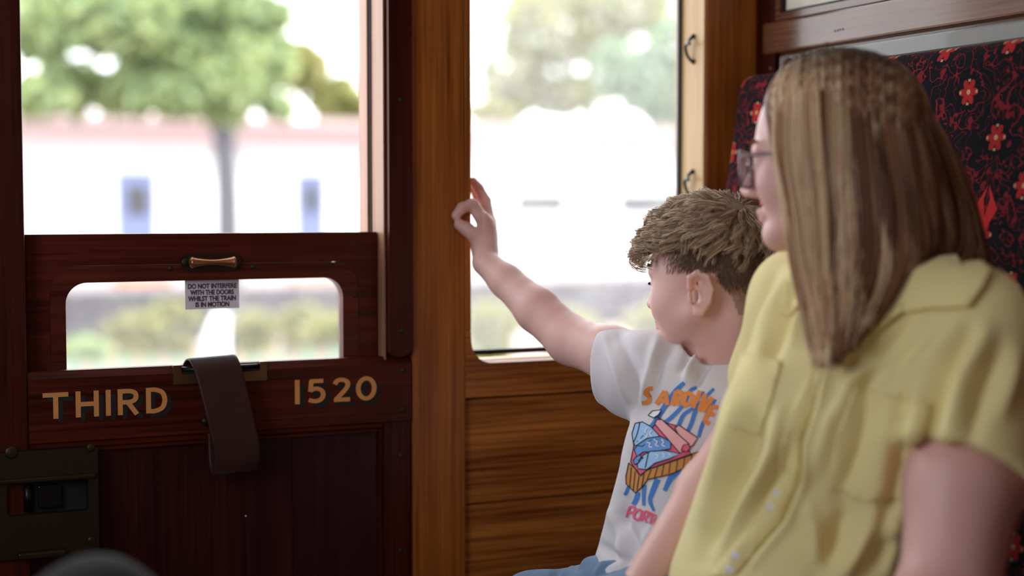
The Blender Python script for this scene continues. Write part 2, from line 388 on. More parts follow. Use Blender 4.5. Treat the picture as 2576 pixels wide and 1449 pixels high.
def letters(txt, px0, pyb, px1, pyt, nm, gap):
    y = -.0064; a = wy(px0, pyb, y); b_ = wy(px1, pyb, y); hgt = wy((px0+px1)/2, pyt, y)[2]-wy((px0+px1)/2, pyb, y)[2]; z0 = (a[2]+b_[2])/2
    wid = [max(p[0] for st_ in GLY[c] for p in st_)+(.085 if c not in 'T2' else 0) for c in txt]; tot = sum(wid)+gap*(len(txt)-1); k = (b_[0]-a[0])/tot
    for lay_, (mm, dx, dz, yy) in enumerate(((M['letter_shadow'], .0068, -.0062, y), (M['gilt'], 0, 0, y-.0009))):
        bm = bmesh.new(); x = a[0]
        for c, w_ in zip(txt, wid):
            for si, st_ in enumerate(GLY[c]):
                A_, B_ = brush(st_, .17, 6 if len(st_) < 20 else 2); e = .00012*si
                va = [bm.verts.new((x+p[0]*k+dx, yy-e, z0+p[1]*hgt+dz)) for p in A_]; vb = [bm.verts.new((x+p[0]*k+dx, yy-e, z0+p[1]*hgt+dz)) for p in B_]
                fs = [bm.faces.new((va[q], va[q+1], vb[q+1], vb[q])) for q in range(len(va)-1)]
                ex = bmesh.ops.extrude_face_region(bm, geom=fs)
                for g in ex['geom']:
                    if isinstance(g, bmesh.types.BMVert): g.co.y += .0012
            x += (w_+gap)*k
        bmput(nm if lay_ else nm+'_shadow', bm, mm, rail)
letters('THIRD', 108, 1046, 421, 981, 'gilt_lettering', .24)
letters('1520', 742, 1011, 947, 951, 'gilt_number', .26)
# strap plate (brass, U shaped) let into the rail's top edge
x0, x1 = wy(436, 960, -.008)[0], wy(672, 940, -.008)[0]; zb = wy(560, 962, -.008)[2]; zt = ZR1+.0015
x2, x3 = x0+.0115, x1-.0105; zi = zb+.0135
prism('strap_plate', [(x0, zb), (x1, zb), (x1, zt), (x3, zt), (x3, zi), (x2, zi), (x2, zt), (x0, zt)], -.0095, .004, M['brass'], dr, bev=.0012)
box('strap_slot', x2, x3, -.0066, .0005, zi, ZR1-.004, M['black_gap'], dr, bev=0)
tube('strap_roller', [(x2, -.003, ZR1-.006), (x3, -.003, ZR1-.006)], .0045, M['black_metal'], dr, 14)
# brass lock case at the left
lx0, lx1, lz0, lz1 = .140, .3475, .625, .7755
lk = empty('brass_lock', (.25, -.01, lz0)); lk.parent = dr; lk.location = (.25-.52, -.01, lz0); ORI[lk.name] = np.array([.25, -.01, lz0])
hx0, hx1, hz0, hz1 = wy(18, 1250, -.02)[0], wy(222, 1250, -.02)[0], wy(120, 1292, -.02)[2], wy(120, 1212, -.02)[2]
ring('lock_case', rrect(lx0, lx1, lz0, lz1, (.004,)*4, 3), rrect(hx0, hx1, hz0, hz1, (.003,)*4, 3), -.020, .002, M['brass_dark'], lk, bev=.0015)
box('lock_recess', hx0-.002, hx1+.002, -.004, 0, hz0-.002, hz1+.002, M['black_gap'], lk, bev=0)
box('lock_lip', lx0, lx1-.003, -.026, -.018, hz1+.001, hz1+.008, M['brass_dark'], lk, bev=.002)
a = wy(70, 1260, -.012)[0]; tube('lock_bolt', [(a, -.011, hz0+.004), (a, -.011, hz1-.004)], .006, M['black_metal'], lk)
a = wy(118, 1260, -.012)[0]; box('bolt_slide', a-.012, a+.02, -.014, -.004, hz0+.006, hz1-.006, M['black_metal'], lk)
for px, py in ((28, 1139), (228, 1127), (230, 1360)):
    p = wy(px, py, -.02); screw(p[0], p[2], -.020, M['screw_metal'], lk, .006 if px > 100 else .009)
a = wy(80, 1388, -.02); box('lock_handle', a[0]-.02, a[0]+.045, -.034, -.012, a[2]-.008, a[2]+.002, M['brass_dark'], lk, bev=.003)

# dropped sash
YS = .025
w1 = empty('window_1', (.5, YS, .75)); tag(w1, 'lowered mahogany droplight sash with arched pane in the door', 'window', kind='structure')
zt = wy(500, 587, YS)[2]; sx0, sx1 = .245, .7835
g0, g1 = wy(167, 850, YS)[0], wy(864, 850, YS)[0]; gzt = wy(520, 705, YS)[2]
b0, b1 = wy(126, 850, YS)[0], wy(904, 850, YS)[0]; bzt = wy(520, 663, YS)[2]
ring('sash_frame', rrect(sx0, sx1, .74, zt, (.002,)*4, 10), rrect(b0, b1, .76, bzt, (.004, .004, .042, .042), 10), YS, YS+.026, M['mahog_h'], w1, bev=.0015)
ring('glazing_bead', rrect(b0+.0006, b1-.0006, .76, bzt-.0006, (.004, .004, .0415, .0415), 10), rrect(g0, g1, .78, gzt, (.004, .004, .030, .030), 10), YS+.0015, YS+.024, M['mahog_bead'], w1, bev=.0018)
gl = box('glass', g0-.004, g1+.004, YS+.017, YS+.019, .775, gzt+.004, M['glass_sash'], w1, bev=0)
for px, py in ((429, 675), (638, 671), (895, 743)):
    p = wy(px, py, YS); screw(p[0], p[2], YS+.0012, M['screw_metal'], w1, .0038)
# finger pull
p = wy(531, 659, YS); hx, hz = p[0], p[2]; hw = (wy(608, 659, YS)[0]-wy(455, 659, YS)[0])/2; hh = (wy(531, 637, YS)[2]-wy(531, 681, YS)[2])/2
fp = prism('finger_pull', rrect(hx-hw, hx+hw, hz-hh, hz+hh, (hh*.98,)*4, 8), YS-.004, YS+.001, M['brass_dark'], w1, bev=.0015)
gw = hw*.70
V, Fc = tube_arrays([(hx-gw+2*gw*i/14, YS-.012, hz) for i in range(15)], [.0040+.0046*abs(2*i/14-1)**1.8 for i in range(15)], 12)
npmesh('grip_bar', V, Fc, M['brass_worn'], fp)
for s in (-1, 1):
    lathe('grip_end', [(.0086, -.003), (.0086, .0), (.006, .003), (0, .004)], (hx+s*gw, YS-.012, hz), (s, 0, 0), M['brass_worn'], fp, 12)
    screw(hx+s*hw*.86, hz, YS-.004, M['screw_metal'], fp, .006)
# sticker on the pane
ys = YS+.0163
q0, q1 = wy(465, 705, ys), wy(602, 775, ys)
sk = box('sticker', q0[0], q1[0], ys, ys+.0006, q1[2], gzt+.001, M['sticker'], w1, bev=0)
cx = (q0[0]+q1[0])/2
for i, (s, py) in enumerate((('DO NOT INTERFERE', 725), ('WITH THE DOORS', 740.5), ('WHILST THE TRAIN', 756), ('IS IN MOTION', 771))):
    z = wy(533, py, ys)[2]
    o = text_mesh('sticker_lettering', s, .0098, cx, z, ys-.0004, M['sticker_ink'], sk, bold=.00045, align='CENTER', depth=.0002)
    wd = {0: 124, 1: 111, 2: 122, 3: 86}[i]*.000594; o.scale.x = wd/o.dimensions.x

# leather strap hanging over the rail
sp = empty('leather_strap', (.54, -.03, .70), 'brown leather window strap looped over the brass plate on the door rail', 'strap')
path = spline([(.012, .870), (.006, .884), (-.006, .8935), (-.020, .893), (-.034, .878), (-.043, .848), (-.049, .81), (-.051, .775), (-.049, .748), (-.041, .731), (-.030, .728), (-.019, .738), (-.013, .76), (-.010, .785)], 8)
xa = lambda s: .5065+.030*s+.004*s*s   # centre drifts right as it falls
n = len(path); V = []; HW = .0345
L = np.cumsum([0]+[np.linalg.norm(path[i+1]-path[i]) for i in range(n-1)]); L /= L[-1]
T = np.gradient(np.array(path), axis=0); T /= np.linalg.norm(T, axis=1)[:, None]
for i, p in enumerate(path):
    xc = xa(min(L[i]/.62, 1.0)); nn = np.array([-T[i][1], T[i][0]]); th = .0016
    tw = (.010*min(L[i]/.55, 1))
    for (du, dn) in ((-1, -1), (-.9, -1.25), (0, -1.25), (.9, -1.25), (1, -1), (1, 1), (.9, 1.25), (0, 1.25), (-.9, 1.25), (-1, 1)):
        V.append((xc+du*HW, p[0]+nn[0]*dn*th+du*tw*.4, p[1]+nn[1]*dn*th+du*.0015))
Fq = [[i*10+s, i*10+(s+1) % 10, (i+1)*10+(s+1) % 10, (i+1)*10+s] for i in range(n-1) for s in range(10)]
npmesh('strap_band', V, Fq, M['leather'], sp)
p = wy(512, 1060, -.01); lathe('strap_stud', [(.007, 0), (.007, .003), (.004, .005), (0, .006)], (p[0]+.003, -.008, p[2]), (0, -1, 0), M['brass_dark'], sp, 12)

# ------------------------------------------------------------------ right partition and seat
wr = empty('wall_right', (XR, -1.2, 0)); tag(wr, 'mahogany compartment partition with framed panel above the seat', 'wall', kind='structure')
box('partition_board', XR, XR+.03, YF, YB+.0, 0, ZT, M['mahog_y'], wr, bev=0)
box('corner_stile', XR-.012, XR, -.062, -.0, 1.20, 1.80, M['mahog_v'], wr, bev=.002)
box('shelf_rail', XR-.016, XR, -2.1, -.03, 1.371, 1.4235, M['mahog_y'], wr, bev=.004)
box('capping_rail', XR-.030, XR, -2.1, -.10, 1.3345, 1.3625, M['grey_rail'], wr, bev=.004)
for py in (55, 118): 
    p = wx(1932 if py == 55 else 1938, 98 if py == 55 else 172, XR-.012); screw(p[1]*0+XR-.012, p[2], p[1], M['brass_worn'], wr, .003, (-1, 0, 0))
for px, py in ((2101, 78), (2108, 76.5), (2114, 74.5), (2121, 73.5)):
    p = wx(px, py, XR-.016); lathe('pin_hole', [(.0014, 0), (.0014, .0006), (0, .0007)], (XR-.0162, p[1], p[2]), (-1, 0, 0), M['black_gap'], wr, 8)
pf = empty('picture_frame', (XR, -.5, 1.425), 'cream panel in a narrow dark frame above the seat', 'picture frame')
ring('frame', rrect(-1.0, -.066, 1.4245, 1.74, (.001,)*4, 2), rrect(-.99, -.079, 1.4355, 1.73, (.001,)*4, 2), XR-.014, XR, M['mahog_y'], pf, axis='x', bev=.002)
ring('frame_bead', rrect(-.9895, -.0795, 1.4358, 1.7295, (.001,)*4, 2), rrect(-.984, -.084, 1.4395, 1.724, (.001,)*4, 2), XR-.010, XR, M['black_gap'], pf, axis='x', bev=.001)
box('picture', XR-.005, XR-.001, -.985, -.083, 1.439, 1.7245, M['cream_board'], pf, bev=0)

seat = empty('train_seat', (1.2, -1.0, 0), 'bench seat in black moquette with red floral pattern against the partition', 'seat')
def backrest():
    prof = [(XR-.014, .40), (1.26, .40), (1.275, .50), (1.315, .80), (1.352, 1.05), (1.380, 1.22), (1.388, 1.285), (1.392, 1.31), (1.402, 1.327), (1.418, 1.333), (XR-.014, 1.333)]
    prof = [tuple(q) for q in spline([(*p,) for p in prof], 3)]
    ys = [-.036, -.0375, -.041, -.047, -.056, -.07, -.1]+list(np.linspace(-.2, -1.95, 18)); V = []
    for y in ys:
        t = max(0, 1-(-.036-y)/.03) if y > -.066 else 0; ins = .030*(1-math.sqrt(max(0, 1-t*t)))
        for x, z in prof:
            s = min(1, max(0, (XR-.01-x)/.05)); V.append((x+ins*s, y, z-ins*.9*(z > 1.25)*min(1, max(0, (z-1.25)/.08))))
    n = len(prof); F = [[i*n+j, i*n+(j+1) % n, (i+1)*n+(j+1) % n, (i+1)*n+j] for i in range(len(ys)-1) for j in range(n)]
    bm = bmesh.new(); B = [bm.verts.new(p) for p in V]
    for q in F: bm.faces.new([B[k] for k in q])
    bm.faces.new(B[:n]); bm.faces.new(B[-n:])
    return bmput('backrest', bm, M['moquette'], seat, True)
backrest()
box('seat_cushion', .86, 1.30, -1.95, -.036, .33, .47, M['moquette'], seat, bev=.03, seg=4)
box('seat_base', .90, 1.46, -1.95, -.036, 0, .33, M['mahog_y'], seat)
p = wx(2500, 279, 1.372); lathe('pale_dot', [(.0048, 0), (.0048, .002), (.003, .004), (0, .0045)], (1.388, p[1], p[2]), (-1, 0, .1), M['sticker'], seat, 12)  # small pale domed dot set on the backrest
seat2 = empty('train_seat', (-.2, -1.0, 0), 'opposite bench seat in dark moquette along the left partition', 'seat')
box('seat_cushion', -.28, .12, -1.9, -.06, .30, .44, M['moquette'], seat2, bev=.03, seg=4)
box('seat_base', XL+.005, .08, -1.9, -.06, 0, .30, M['mahog_y'], seat2)
box('backrest', XL+.002, XL+.12, -1.9, -.06, .42, .98, M['moquette'], seat2, bev=.03, seg=4)

portal('portal_front', (-.33, YF-.07, 1.33), (0, 1, 0), .18, .94)
portal('portal_left', (XL-.04, -1.085, 1.35), (1, 0, 0), .73, .70)
portal('portal_door', (.52, .12, 1.3), (0, -1, 0), .53, 1.0)
portal('portal_window', (1.14, .12, 1.33), (0, -1, 0), .43, .95)
# ------------------------------------------------------------------ sculpting helpers: distance fields -> one continuous mesh
def nrm(v): v = np.asarray(v, float); return v/np.linalg.norm(v)
class Vol:
    def __init__(s, pts, pad, h):
        P = np.array(pts); s.lo = P.min(0)-pad; s.h = h; s.n = np.ceil((P.max(0)+pad-s.lo)/h).astype(int)+1
        s.v = np.full(s.n, .2, np.float32)
    def win(s, lo, hi):
        a = np.clip(np.floor((np.asarray(lo)-s.lo)/s.h).astype(int), 0, s.n-1); b = np.clip(np.ceil((np.asarray(hi)-s.lo)/s.h).astype(int)+1, 1, s.n)
        g = [(s.lo[i]+s.h*np.arange(a[i], b[i])).astype(np.float32) for i in range(3)]
        return tuple(slice(a[i], b[i]) for i in range(3)), g[0][:, None, None], g[1][None, :, None], g[2][None, None, :]
    def _put(s, sl, d, k, sub):
        o = s.v[sl]; d = d.astype(np.float32)
        if sub: o, d = -o, d
        if k > 0: h = np.clip(.5+.5*(d-o)/k, 0, 1); r = d*(1-h)+o*h-k*h*(1-h)
        else: r = np.minimum(o, d)
        s.v[sl] = -r if sub else r
    def cone(s, a, b, ra, rb, k=.01, sub=False):
        a, b = np.asarray(a, float), np.asarray(b, float); m = max(ra, rb)+k+3*s.h
        sl, X, Y, Z = s.win(np.minimum(a, b)-m, np.maximum(a, b)+m)
        if min(x.size for x in (X, Y, Z)) == 0: return
        ba = b-a; L = ba@ba+1e-12
        t = np.clip(((X-a[0])*ba[0]+(Y-a[1])*ba[1]+(Z-a[2])*ba[2])/L, 0, 1)
        d = np.sqrt((X-a[0]-t*ba[0])**2+(Y-a[1]-t*ba[1])**2+(Z-a[2]-t*ba[2])**2)-(ra+(rb-ra)*t)
        s._put(sl, d, k, sub)
    def chain(s, pts, rad, k=.01, sub=False):
        for i in range(len(pts)-1): s.cone(pts[i], pts[i+1], rad[i], rad[i+1], k, sub)
    def ell(s, c, ax, r, k=.01, sub=False):
        c = np.asarray(c, float); A = np.asarray(ax, float); r = np.asarray(r, float); e = np.abs(A*r[:, None]).sum(0)+k+3*s.h
        sl, X, Y, Z = s.win(c-e, c+e); q = [((X-c[0])*A[i][0]+(Y-c[1])*A[i][1]+(Z-c[2])*A[i][2]) for i in range(3)]
        k0 = np.sqrt(sum((q[i]/r[i])**2 for i in range(3))); k1 = np.sqrt(sum((q[i]/r[i]**2)**2 for i in range(3)))+1e-6
        s._put(sl, k0*(k0-1)/k1, k, sub)
    def elcone(s, a, b, ax, ra, rb, k=.02, sub=False):
        """elliptical limb: ax = (side, normal) unit vectors, ra/rb = (r_side, r_normal) at a and b"""
        a, b = np.asarray(a, float), np.asarray(b, float); S, N = (nrm(q) for q in ax); m = max(*ra, *rb)+k+3*s.h
        sl, X, Y, Z = s.win(np.minimum(a, b)-m, np.maximum(a, b)+m); ba = b-a; L = ba@ba
        t = np.clip(((X-a[0])*ba[0]+(Y-a[1])*ba[1]+(Z-a[2])*ba[2])/L, 0, 1)
        P = [X-a[0]-t*ba[0], Y-a[1]-t*ba[1], Z-a[2]-t*ba[2]]; A = nrm(ba)
        N = nrm(N-A*(N@A)); S = nrm(np.cross(N, A))
        q = [P[0]*u[0]+P[1]*u[1]+P[2]*u[2] for u in (S, N, A)]; rs = ra[0]+(rb[0]-ra[0])*t; rn = ra[1]+(rb[1]-ra[1])*t
        k0 = np.sqrt((q[0]/rs)**2+(q[1]/rn)**2+(q[2]/rn)**2); k1 = np.sqrt((q[0]/rs**2)**2+(q[1]/rn**2)**2+(q[2]/rn**2)**2)+1e-6
        s._put(sl, k0*(k0-1)/k1, k, sub)
    def cut(s, p, n, lo, hi, k=.002):
        """remove what lies on the +n side of the plane through p, inside the box"""
        sl, X, Y, Z = s.win(lo, hi); n = nrm(n); d = -((X-p[0])*n[0]+(Y-p[1])*n[1]+(Z-p[2])*n[2]); s._put(sl, d, k, True)
    def mesh(s):
        v = s.v; S = v < 0; n = s.n
        c = np.zeros(n-1, np.uint8)
        for dx in (0, 1):
            for dy in (0, 1):
                for dz in (0, 1): c += S[dx:n[0]-1+dx, dy:n[1]-1+dy, dz:n[2]-1+dz]
        act = np.argwhere((c > 0) & (c < 8)); idx = np.full(n-1, -1, np.int64); idx[act[:, 0], act[:, 1], act[:, 2]] = np.arange(len(act))
        acc = np.zeros((len(act), 3)); cnt = np.zeros(len(act))
        cor = [(x, y, z) for x in (0, 1) for y in (0, 1) for z in (0, 1)]
        val = {q: v[act[:, 0]+q[0], act[:, 1]+q[1], act[:, 2]+q[2]].astype(float) for q in cor}
        for q in cor:
            for ax in range(3):
                if q[ax] == 0:
                    r = list(q); r[ax] = 1; r = tuple(r); a, b = val[q], val[r]; m = (a < 0) != (b < 0)
                    t = np.where(m, a/np.where(m, a-b, 1), 0); p = np.tile(np.array(q, float), (len(act), 1)); p[:, ax] += t
                    acc[m] += p[m]; cnt[m] += 1
        V = s.lo+s.h*(act+acc/cnt[:, None]); Q = []
        for ax in range(3):
            o = [a for a in range(3) if a != ax]; lo = [slice(None)]*3; hi = [slice(None)]*3; lo[ax] = slice(0, n[ax]-1); hi[ax] = slice(1, n[ax])
            A, B = S[tuple(lo)], S[tuple(hi)]; e = np.argwhere(A != B); e = e[(e[:, o[0]] > 0) & (e[:, o[1]] > 0) & (e[:, o[0]] < n[o[0]]-1) & (e[:, o[1]] < n[o[1]]-1)]
            def cell(d0, d1): k = e.copy(); k[:, o[0]] -= d0; k[:, o[1]] -= d1; return idx[k[:, 0], k[:, 1], k[:, 2]]
            q = np.stack([cell(1, 1), cell(0, 1), cell(0, 0), cell(1, 0)], 1); inside = A[e[:, 0], e[:, 1], e[:, 2]]
            if ax == 1: inside = ~inside
            q[~inside] = q[~inside][:, ::-1]; Q.append(q)
        F = np.concatenate(Q); return V, F
def vnormals(V, F):
    N = np.zeros_like(V); fn = np.cross(V[F[:, 2]]-V[F[:, 0]], V[F[:, 3]]-V[F[:, 1]])
    for i in range(4): np.add.at(N, F[:, i], fn)
    return N/(np.linalg.norm(N, axis=1)[:, None]+1e-12)
def relax(V, F, it=2, lam=.5):
    n = len(V); A = np.concatenate([F[:, [0, 1]], F[:, [1, 2]], F[:, [2, 3]], F[:, [3, 0]]]); A = np.concatenate([A, A[:, ::-1]])
    cnt = np.bincount(A[:, 0], minlength=n)[:, None]
    for _ in range(it):
        S = np.stack([np.bincount(A[:, 0], weights=V[A[:, 1], k], minlength=n) for k in range(3)], 1)/np.maximum(cnt, 1)
        V = V+lam*(S-V)
    return V
def proj(V):
    q = V-CAM; z = q@VF; return np.stack([1288+FPX*(q@VR)/z, 724.5-FPX*(q@VU)/z, z], 1)
def crease(V, F, specs):
    """raise ridges / press valleys along folds of the cloth: (pixel polyline, width in m, height in m)"""
    N = vnormals(V, F); P = proj(V); face = (N*nrm_rows(CAM-V)).sum(1); disp = np.zeros(len(V))
    for pts, w, a in specs:
        pts = np.array(pts, float); best = np.full(len(V), 1e9); tb = np.zeros(len(V)); m = len(pts)-1
        for i in range(m):
            d = pts[i+1]-pts[i]; t = np.clip(((P[:, :2]-pts[i])@d)/(d@d), 0, 1); e = np.linalg.norm(P[:, :2]-pts[i]-t[:, None]*d, axis=1)
            u = e < best; best[u] = e[u]; tb[u] = (i+t[u])/m
        e = best*P[:, 2]/FPX; disp += a*np.exp(-(e/(w*.75))**2)*1.8*np.clip(np.sin(np.pi*np.clip(tb*.9+.05, 0, 1))**.5, 0, 1)
    return V+N*(disp*np.clip(face*3+.3, 0, 1))[:, None]
def nrm_rows(A): return A/(np.linalg.norm(A, axis=1)[:, None]+1e-12)
def strands(name, P, r0, r1, mat, parent, sides=3):
    """P: (n, m, 3) strand paths -> thin tapered tubes in one mesh"""
    n, m, _ = P.shape; T = np.gradient(P, axis=1); T /= np.linalg.norm(T, axis=2)[..., None]+1e-12
    ref = nrm_rows(nrg.normal(size=(n, 3)))[:, None, :]; A = np.cross(T, ref); A /= np.linalg.norm(A, axis=2)[..., None]+1e-9; B = np.cross(T, A)
    t = np.linspace(0, 1, m); rad = (r0+(r1-r0)*t**1.5)[None, :, None]
    if sides == 2: V = np.stack([P-A*rad, P+A*rad], 2)
    else: V = np.stack([P+rad*(math.cos(2*math.pi*s/sides)*A+math.sin(2*math.pi*s/sides)*B) for s in range(sides)], 2)
    V = V.reshape(-1, 3); base = (np.arange(n)[:, None, None]*m+np.arange(m-1)[None, :, None])*sides
    s = np.arange(1 if sides == 2 else sides)[None, None, :]; s2 = (s+1) % sides
    F = np.stack([base+s, base+s2, base+sides+s2, base+sides+s], -1).reshape(-1, 4)
    return npmesh(name, V, F, mat, parent, True)
def bvh_of(V, F): return BVHTree.FromPolygons([tuple(p) for p in V], [tuple(int(i) for i in f) for f in F])
def on_surface(bvh, px, py, off, dep):
    d = Vector(ray(px, py)); L = d.length; o = Vector(CAM); h = bvh.ray_cast(o, d/L)
    if h[0] is None or abs((h[0]-o).dot(Vector(VF))-dep) > .25: h = bvh.find_nearest(Vector(C(px, py, dep)))
    n = h[1]
    if n.dot(d) > 0: n = -n
    return h[0]+n*off
def decal(name, poly, bvh, off, mat, parent, dep, step=9.0, thick=.0):
    """flat piece laid on a body: outline in photo pixels, dropped on to the surface along the view ray"""
    bm = bmesh.new(); vs_ = [bm.verts.new((x, y, 0)) for x, y in poly]; f = bm.faces.new(vs_); P = np.array(poly)
    bmesh.ops.triangulate(bm, faces=[f])
    for ax in (0, 1):
        for c in np.arange(P[:, ax].min()+step*.5, P[:, ax].max(), step):
            pl = [0, 0, 0]; pl[ax] = c; no = [0, 0, 0]; no[ax] = 1
            bmesh.ops.bisect_plane(bm, geom=bm.verts[:]+bm.edges[:]+bm.faces[:], plane_co=pl, plane_no=no, dist=1e-4)
    bmesh.ops.remove_doubles(bm, verts=bm.verts[:], dist=.05)
    for v in bm.verts: v.co = on_surface(bvh, v.co.x, v.co.y, off, dep)
    bmesh.ops.recalc_face_normals(bm, faces=bm.faces)
    bm.faces.ensure_lookup_table()
    if bm.faces and sum((f.normal.dot(Vector(CAM)-f.calc_center_median()) for f in bm.faces)) < 0: bmesh.ops.reverse_faces(bm, faces=bm.faces[:])
    if thick: 
        r = bmesh.ops.extrude_face_region(bm, geom=bm.faces[:])
        nv = [g for g in r['geom'] if isinstance(g, bmesh.types.BMVert)]; bm.normal_update()
        for v in nv: v.co += v.normal*thick
    return bmput(name, bm, mat, parent, True, norm=bool(thick))
def stroke(pts, w, n=6, taper=True):
    """outline polygon of a brush stroke"""
    P = np.array(spline(pts, n)); T = np.gradient(P, axis=0); T /= np.linalg.norm(T, axis=1)[:, None]+1e-9; N = np.stack([-T[:, 1], T[:, 0]], 1)
    w = np.asarray(w, float); ww = np.interp(np.linspace(0, 1, len(P)), np.linspace(0, 1, w.size), np.atleast_1d(w))[:, None]/2
    return [tuple(p) for p in np.concatenate([P+N*ww, (P-N*ww)[::-1]])]
def skin(name, a, b_, sub=.25):
    t = NT(name); v = t.coord(); n = t.noise(v, 18, 4); n2 = t.noise(v, 350, 2)
    c = t.mix(n, (*a, 1), (*b_, 1)); bb = t.bsdf(c, .48, Subsurface_Weight=sub, Subsurface_Scale=.012, Specular_IOR_Level=.4)
    bb.inputs['Subsurface Radius'].default_value = (1.0, .35, .2); t.bump(bb, n2, .08, .0006); M[name] = t.m
skin('skin_boy', (.72, .41, .36), (.81, .51, .46)); skin('skin_woman', (.66, .37, .33), (.75, .46, .41))
def hairmat(name, cols, tr=.35, roots=None):
    t = NT(name); g = t.n('ShaderNodeNewGeometry'); c = t.ramp(g.outputs['Random Per Island'], cols)
    if roots:   # darker regrowth at the roots, by height on the head
        sx = t.n('ShaderNodeSeparateXYZ'); t.l(t.n('ShaderNodeTexCoord').outputs['Generated'], sx.inputs[0])
        k = t.math('MULTIPLY', t.math('SUBTRACT', sx.outputs[2], roots), 1/(1-roots)*1.1, clamp=True); c = t.mix(t.math('MULTIPLY', k, .8), c, (.07, .035, .022, 1))
    b = t.bsdf(c, .42, Specular_IOR_Level=.45); ts = t.n('ShaderNodeBsdfTranslucent'); t.l(c, ts.inputs[0]); mx = t.n('ShaderNodeMixShader'); mx.inputs[0].default_value = tr
    t.l(b.outputs[0], mx.inputs[1]); t.l(ts.outputs[0], mx.inputs[2]); t.l(mx.outputs[0], t.out.inputs[0]); M[name] = t.m
hairmat('hair_boy', [(0, (.34, .21, .135)), (.5, (.66, .46, .31)), (1, (.92, .75, .55))])
hairmat('hair_fade', [(0, (.26, .16, .11)), (1, (.46, .31, .22))])
hairmat('hair_woman', [(0, (.13, .065, .04)), (.35, (.28, .155, .09)), (.7, (.45, .285, .17)), (1, (.62, .45, .29))], .2)
def cloth(name, a, b_, weave=900, rough=.9, sheen=.15, sub=0, tr=0):
    t = NT(name); v = t.coord(); n = t.noise(v, 12, 3); w = t.noise(v, weave, 2)
    c = t.mix(n, (*a, 1), (*b_, 1)); bb = t.bsdf(c, rough, Sheen_Weight=sheen); t.bump(bb, w, .25, .0006)
    if tr:
        ts = t.n('ShaderNodeBsdfTranslucent'); t.l(c, ts.inputs[0]); mx = t.n('ShaderNodeMixShader'); mx.inputs[0].default_value = tr
        t.l(bb.outputs[0], mx.inputs[1]); t.l(ts.outputs[0], mx.inputs[2]); t.l(mx.outputs[0], t.out.inputs[0])
    M[name] = t.m
cloth('tee_white', (.74, .70, .73), (.80, .76, .79), tr=.12); cloth('blouse_yellow', (.95, .79, .35), (.97, .87, .46), tr=.2); cloth('denim', (.10, .17, .30), (.20, .30, .44), 500); cloth('navy', (.012, .014, .03), (.02, .022, .045))

class Head:
    def __init__(s, c, turn, nod, tilt=0.0):
        """turn: degrees the face swings away from profile-left; nod: degrees downward"""
        r3, u3, z3 = VR, VU, VF; a = math.radians(turn)
        f = -math.cos(a)*r3+math.sin(a)*z3; l = -math.sin(a)*r3-math.cos(a)*z3; u = u3.copy()
        b = math.radians(nod); f, u = f*math.cos(b)-u*math.sin(b), u*math.cos(b)+f*math.sin(b)
        g = math.radians(tilt); l, u = l*math.cos(g)+u*math.sin(g), u*math.cos(g)-l*math.sin(g)
        s.c, s.f, s.l, s.u = np.asarray(c, float), f, l, u; s.ax = np.array([f, l, u])
    def p(s, f, l, u): return s.c+f*s.f+l*s.l+u*s.u
# ------------------------------------------------------------------ the boy
boy = empty('person', (C(1640, 1500, 2.03)[0], C(1640, 1500, 2.03)[1], .47), 'boy in a white printed T-shirt and jeans reaching for the oak post at the window', 'person', None)
H = Head(C(1790, 700, 2.05), 36, 2)
sho, elb, wri = C(1640, 925, 2.10), C(1436, 856, 2.215), C(1221, 660, 2.335)
def tip(px, py, y): return wy(px, py, y)
bv = Vol([C(1110, 430, 2.3), C(1110, 430, 2.5), C(1960, 480, 1.9), C(1960, 1000, 1.9), C(1800, 1000, 2.3), H.p(.12, 0, 0)], .02, .0022)
# cranium, face, jaw
bv.ell(H.p(-.006, 0, .030), H.ax, (.086, .070, .072), .01)
bv.ell(H.p(.020, 0, -.020), H.ax, (.064, .0625, .070), .03)
for s in (-1, 1):
    bv.ell(H.p(.038, s*.029, -.036), H.ax, (.033, .029, .031), .02)
    bv.cone(H.p(-.004, s*.054, -.048), H.p(.062, s*.014, -.088), .012, .011, .025)
    bv.ell(H.p(.070, s*.030, -.004), H.ax, (.012, .015, .008), .006, True)       # eye hollow
    bv.ell(H.p(.064, s*.030, -.006), H.ax, (.0125, .0135, .0115), .003)            # lidded eye
    bv.cone(H.p(.076, s*.010, .012), H.p(.066, s*.044, .012), .006, .005, .012)    # brow
bv.ell(H.p(.060, 0, -.084), H.ax, (.020, .020, .015), .02)
bv.chain([H.p(.075, 0, .004), H.p(.086, 0, -.018), H.p(.094, 0, -.031)], [.006, .007, .0085], .008)
for s in (-1, 1): bv.ell(H.p(.086, s*.009, -.033), H.ax, (.008, .006, .006), .006)
bv.ell(H.p(.078, 0, -.056), H.ax, (.010, .018, .0055), .006); bv.ell(H.p(.077, 0, -.064), H.ax, (.010, .016, .006), .005)
bv.ell(H.p(.090, 0, -.060), H.ax, (.006, .020, .0015), .003, True)
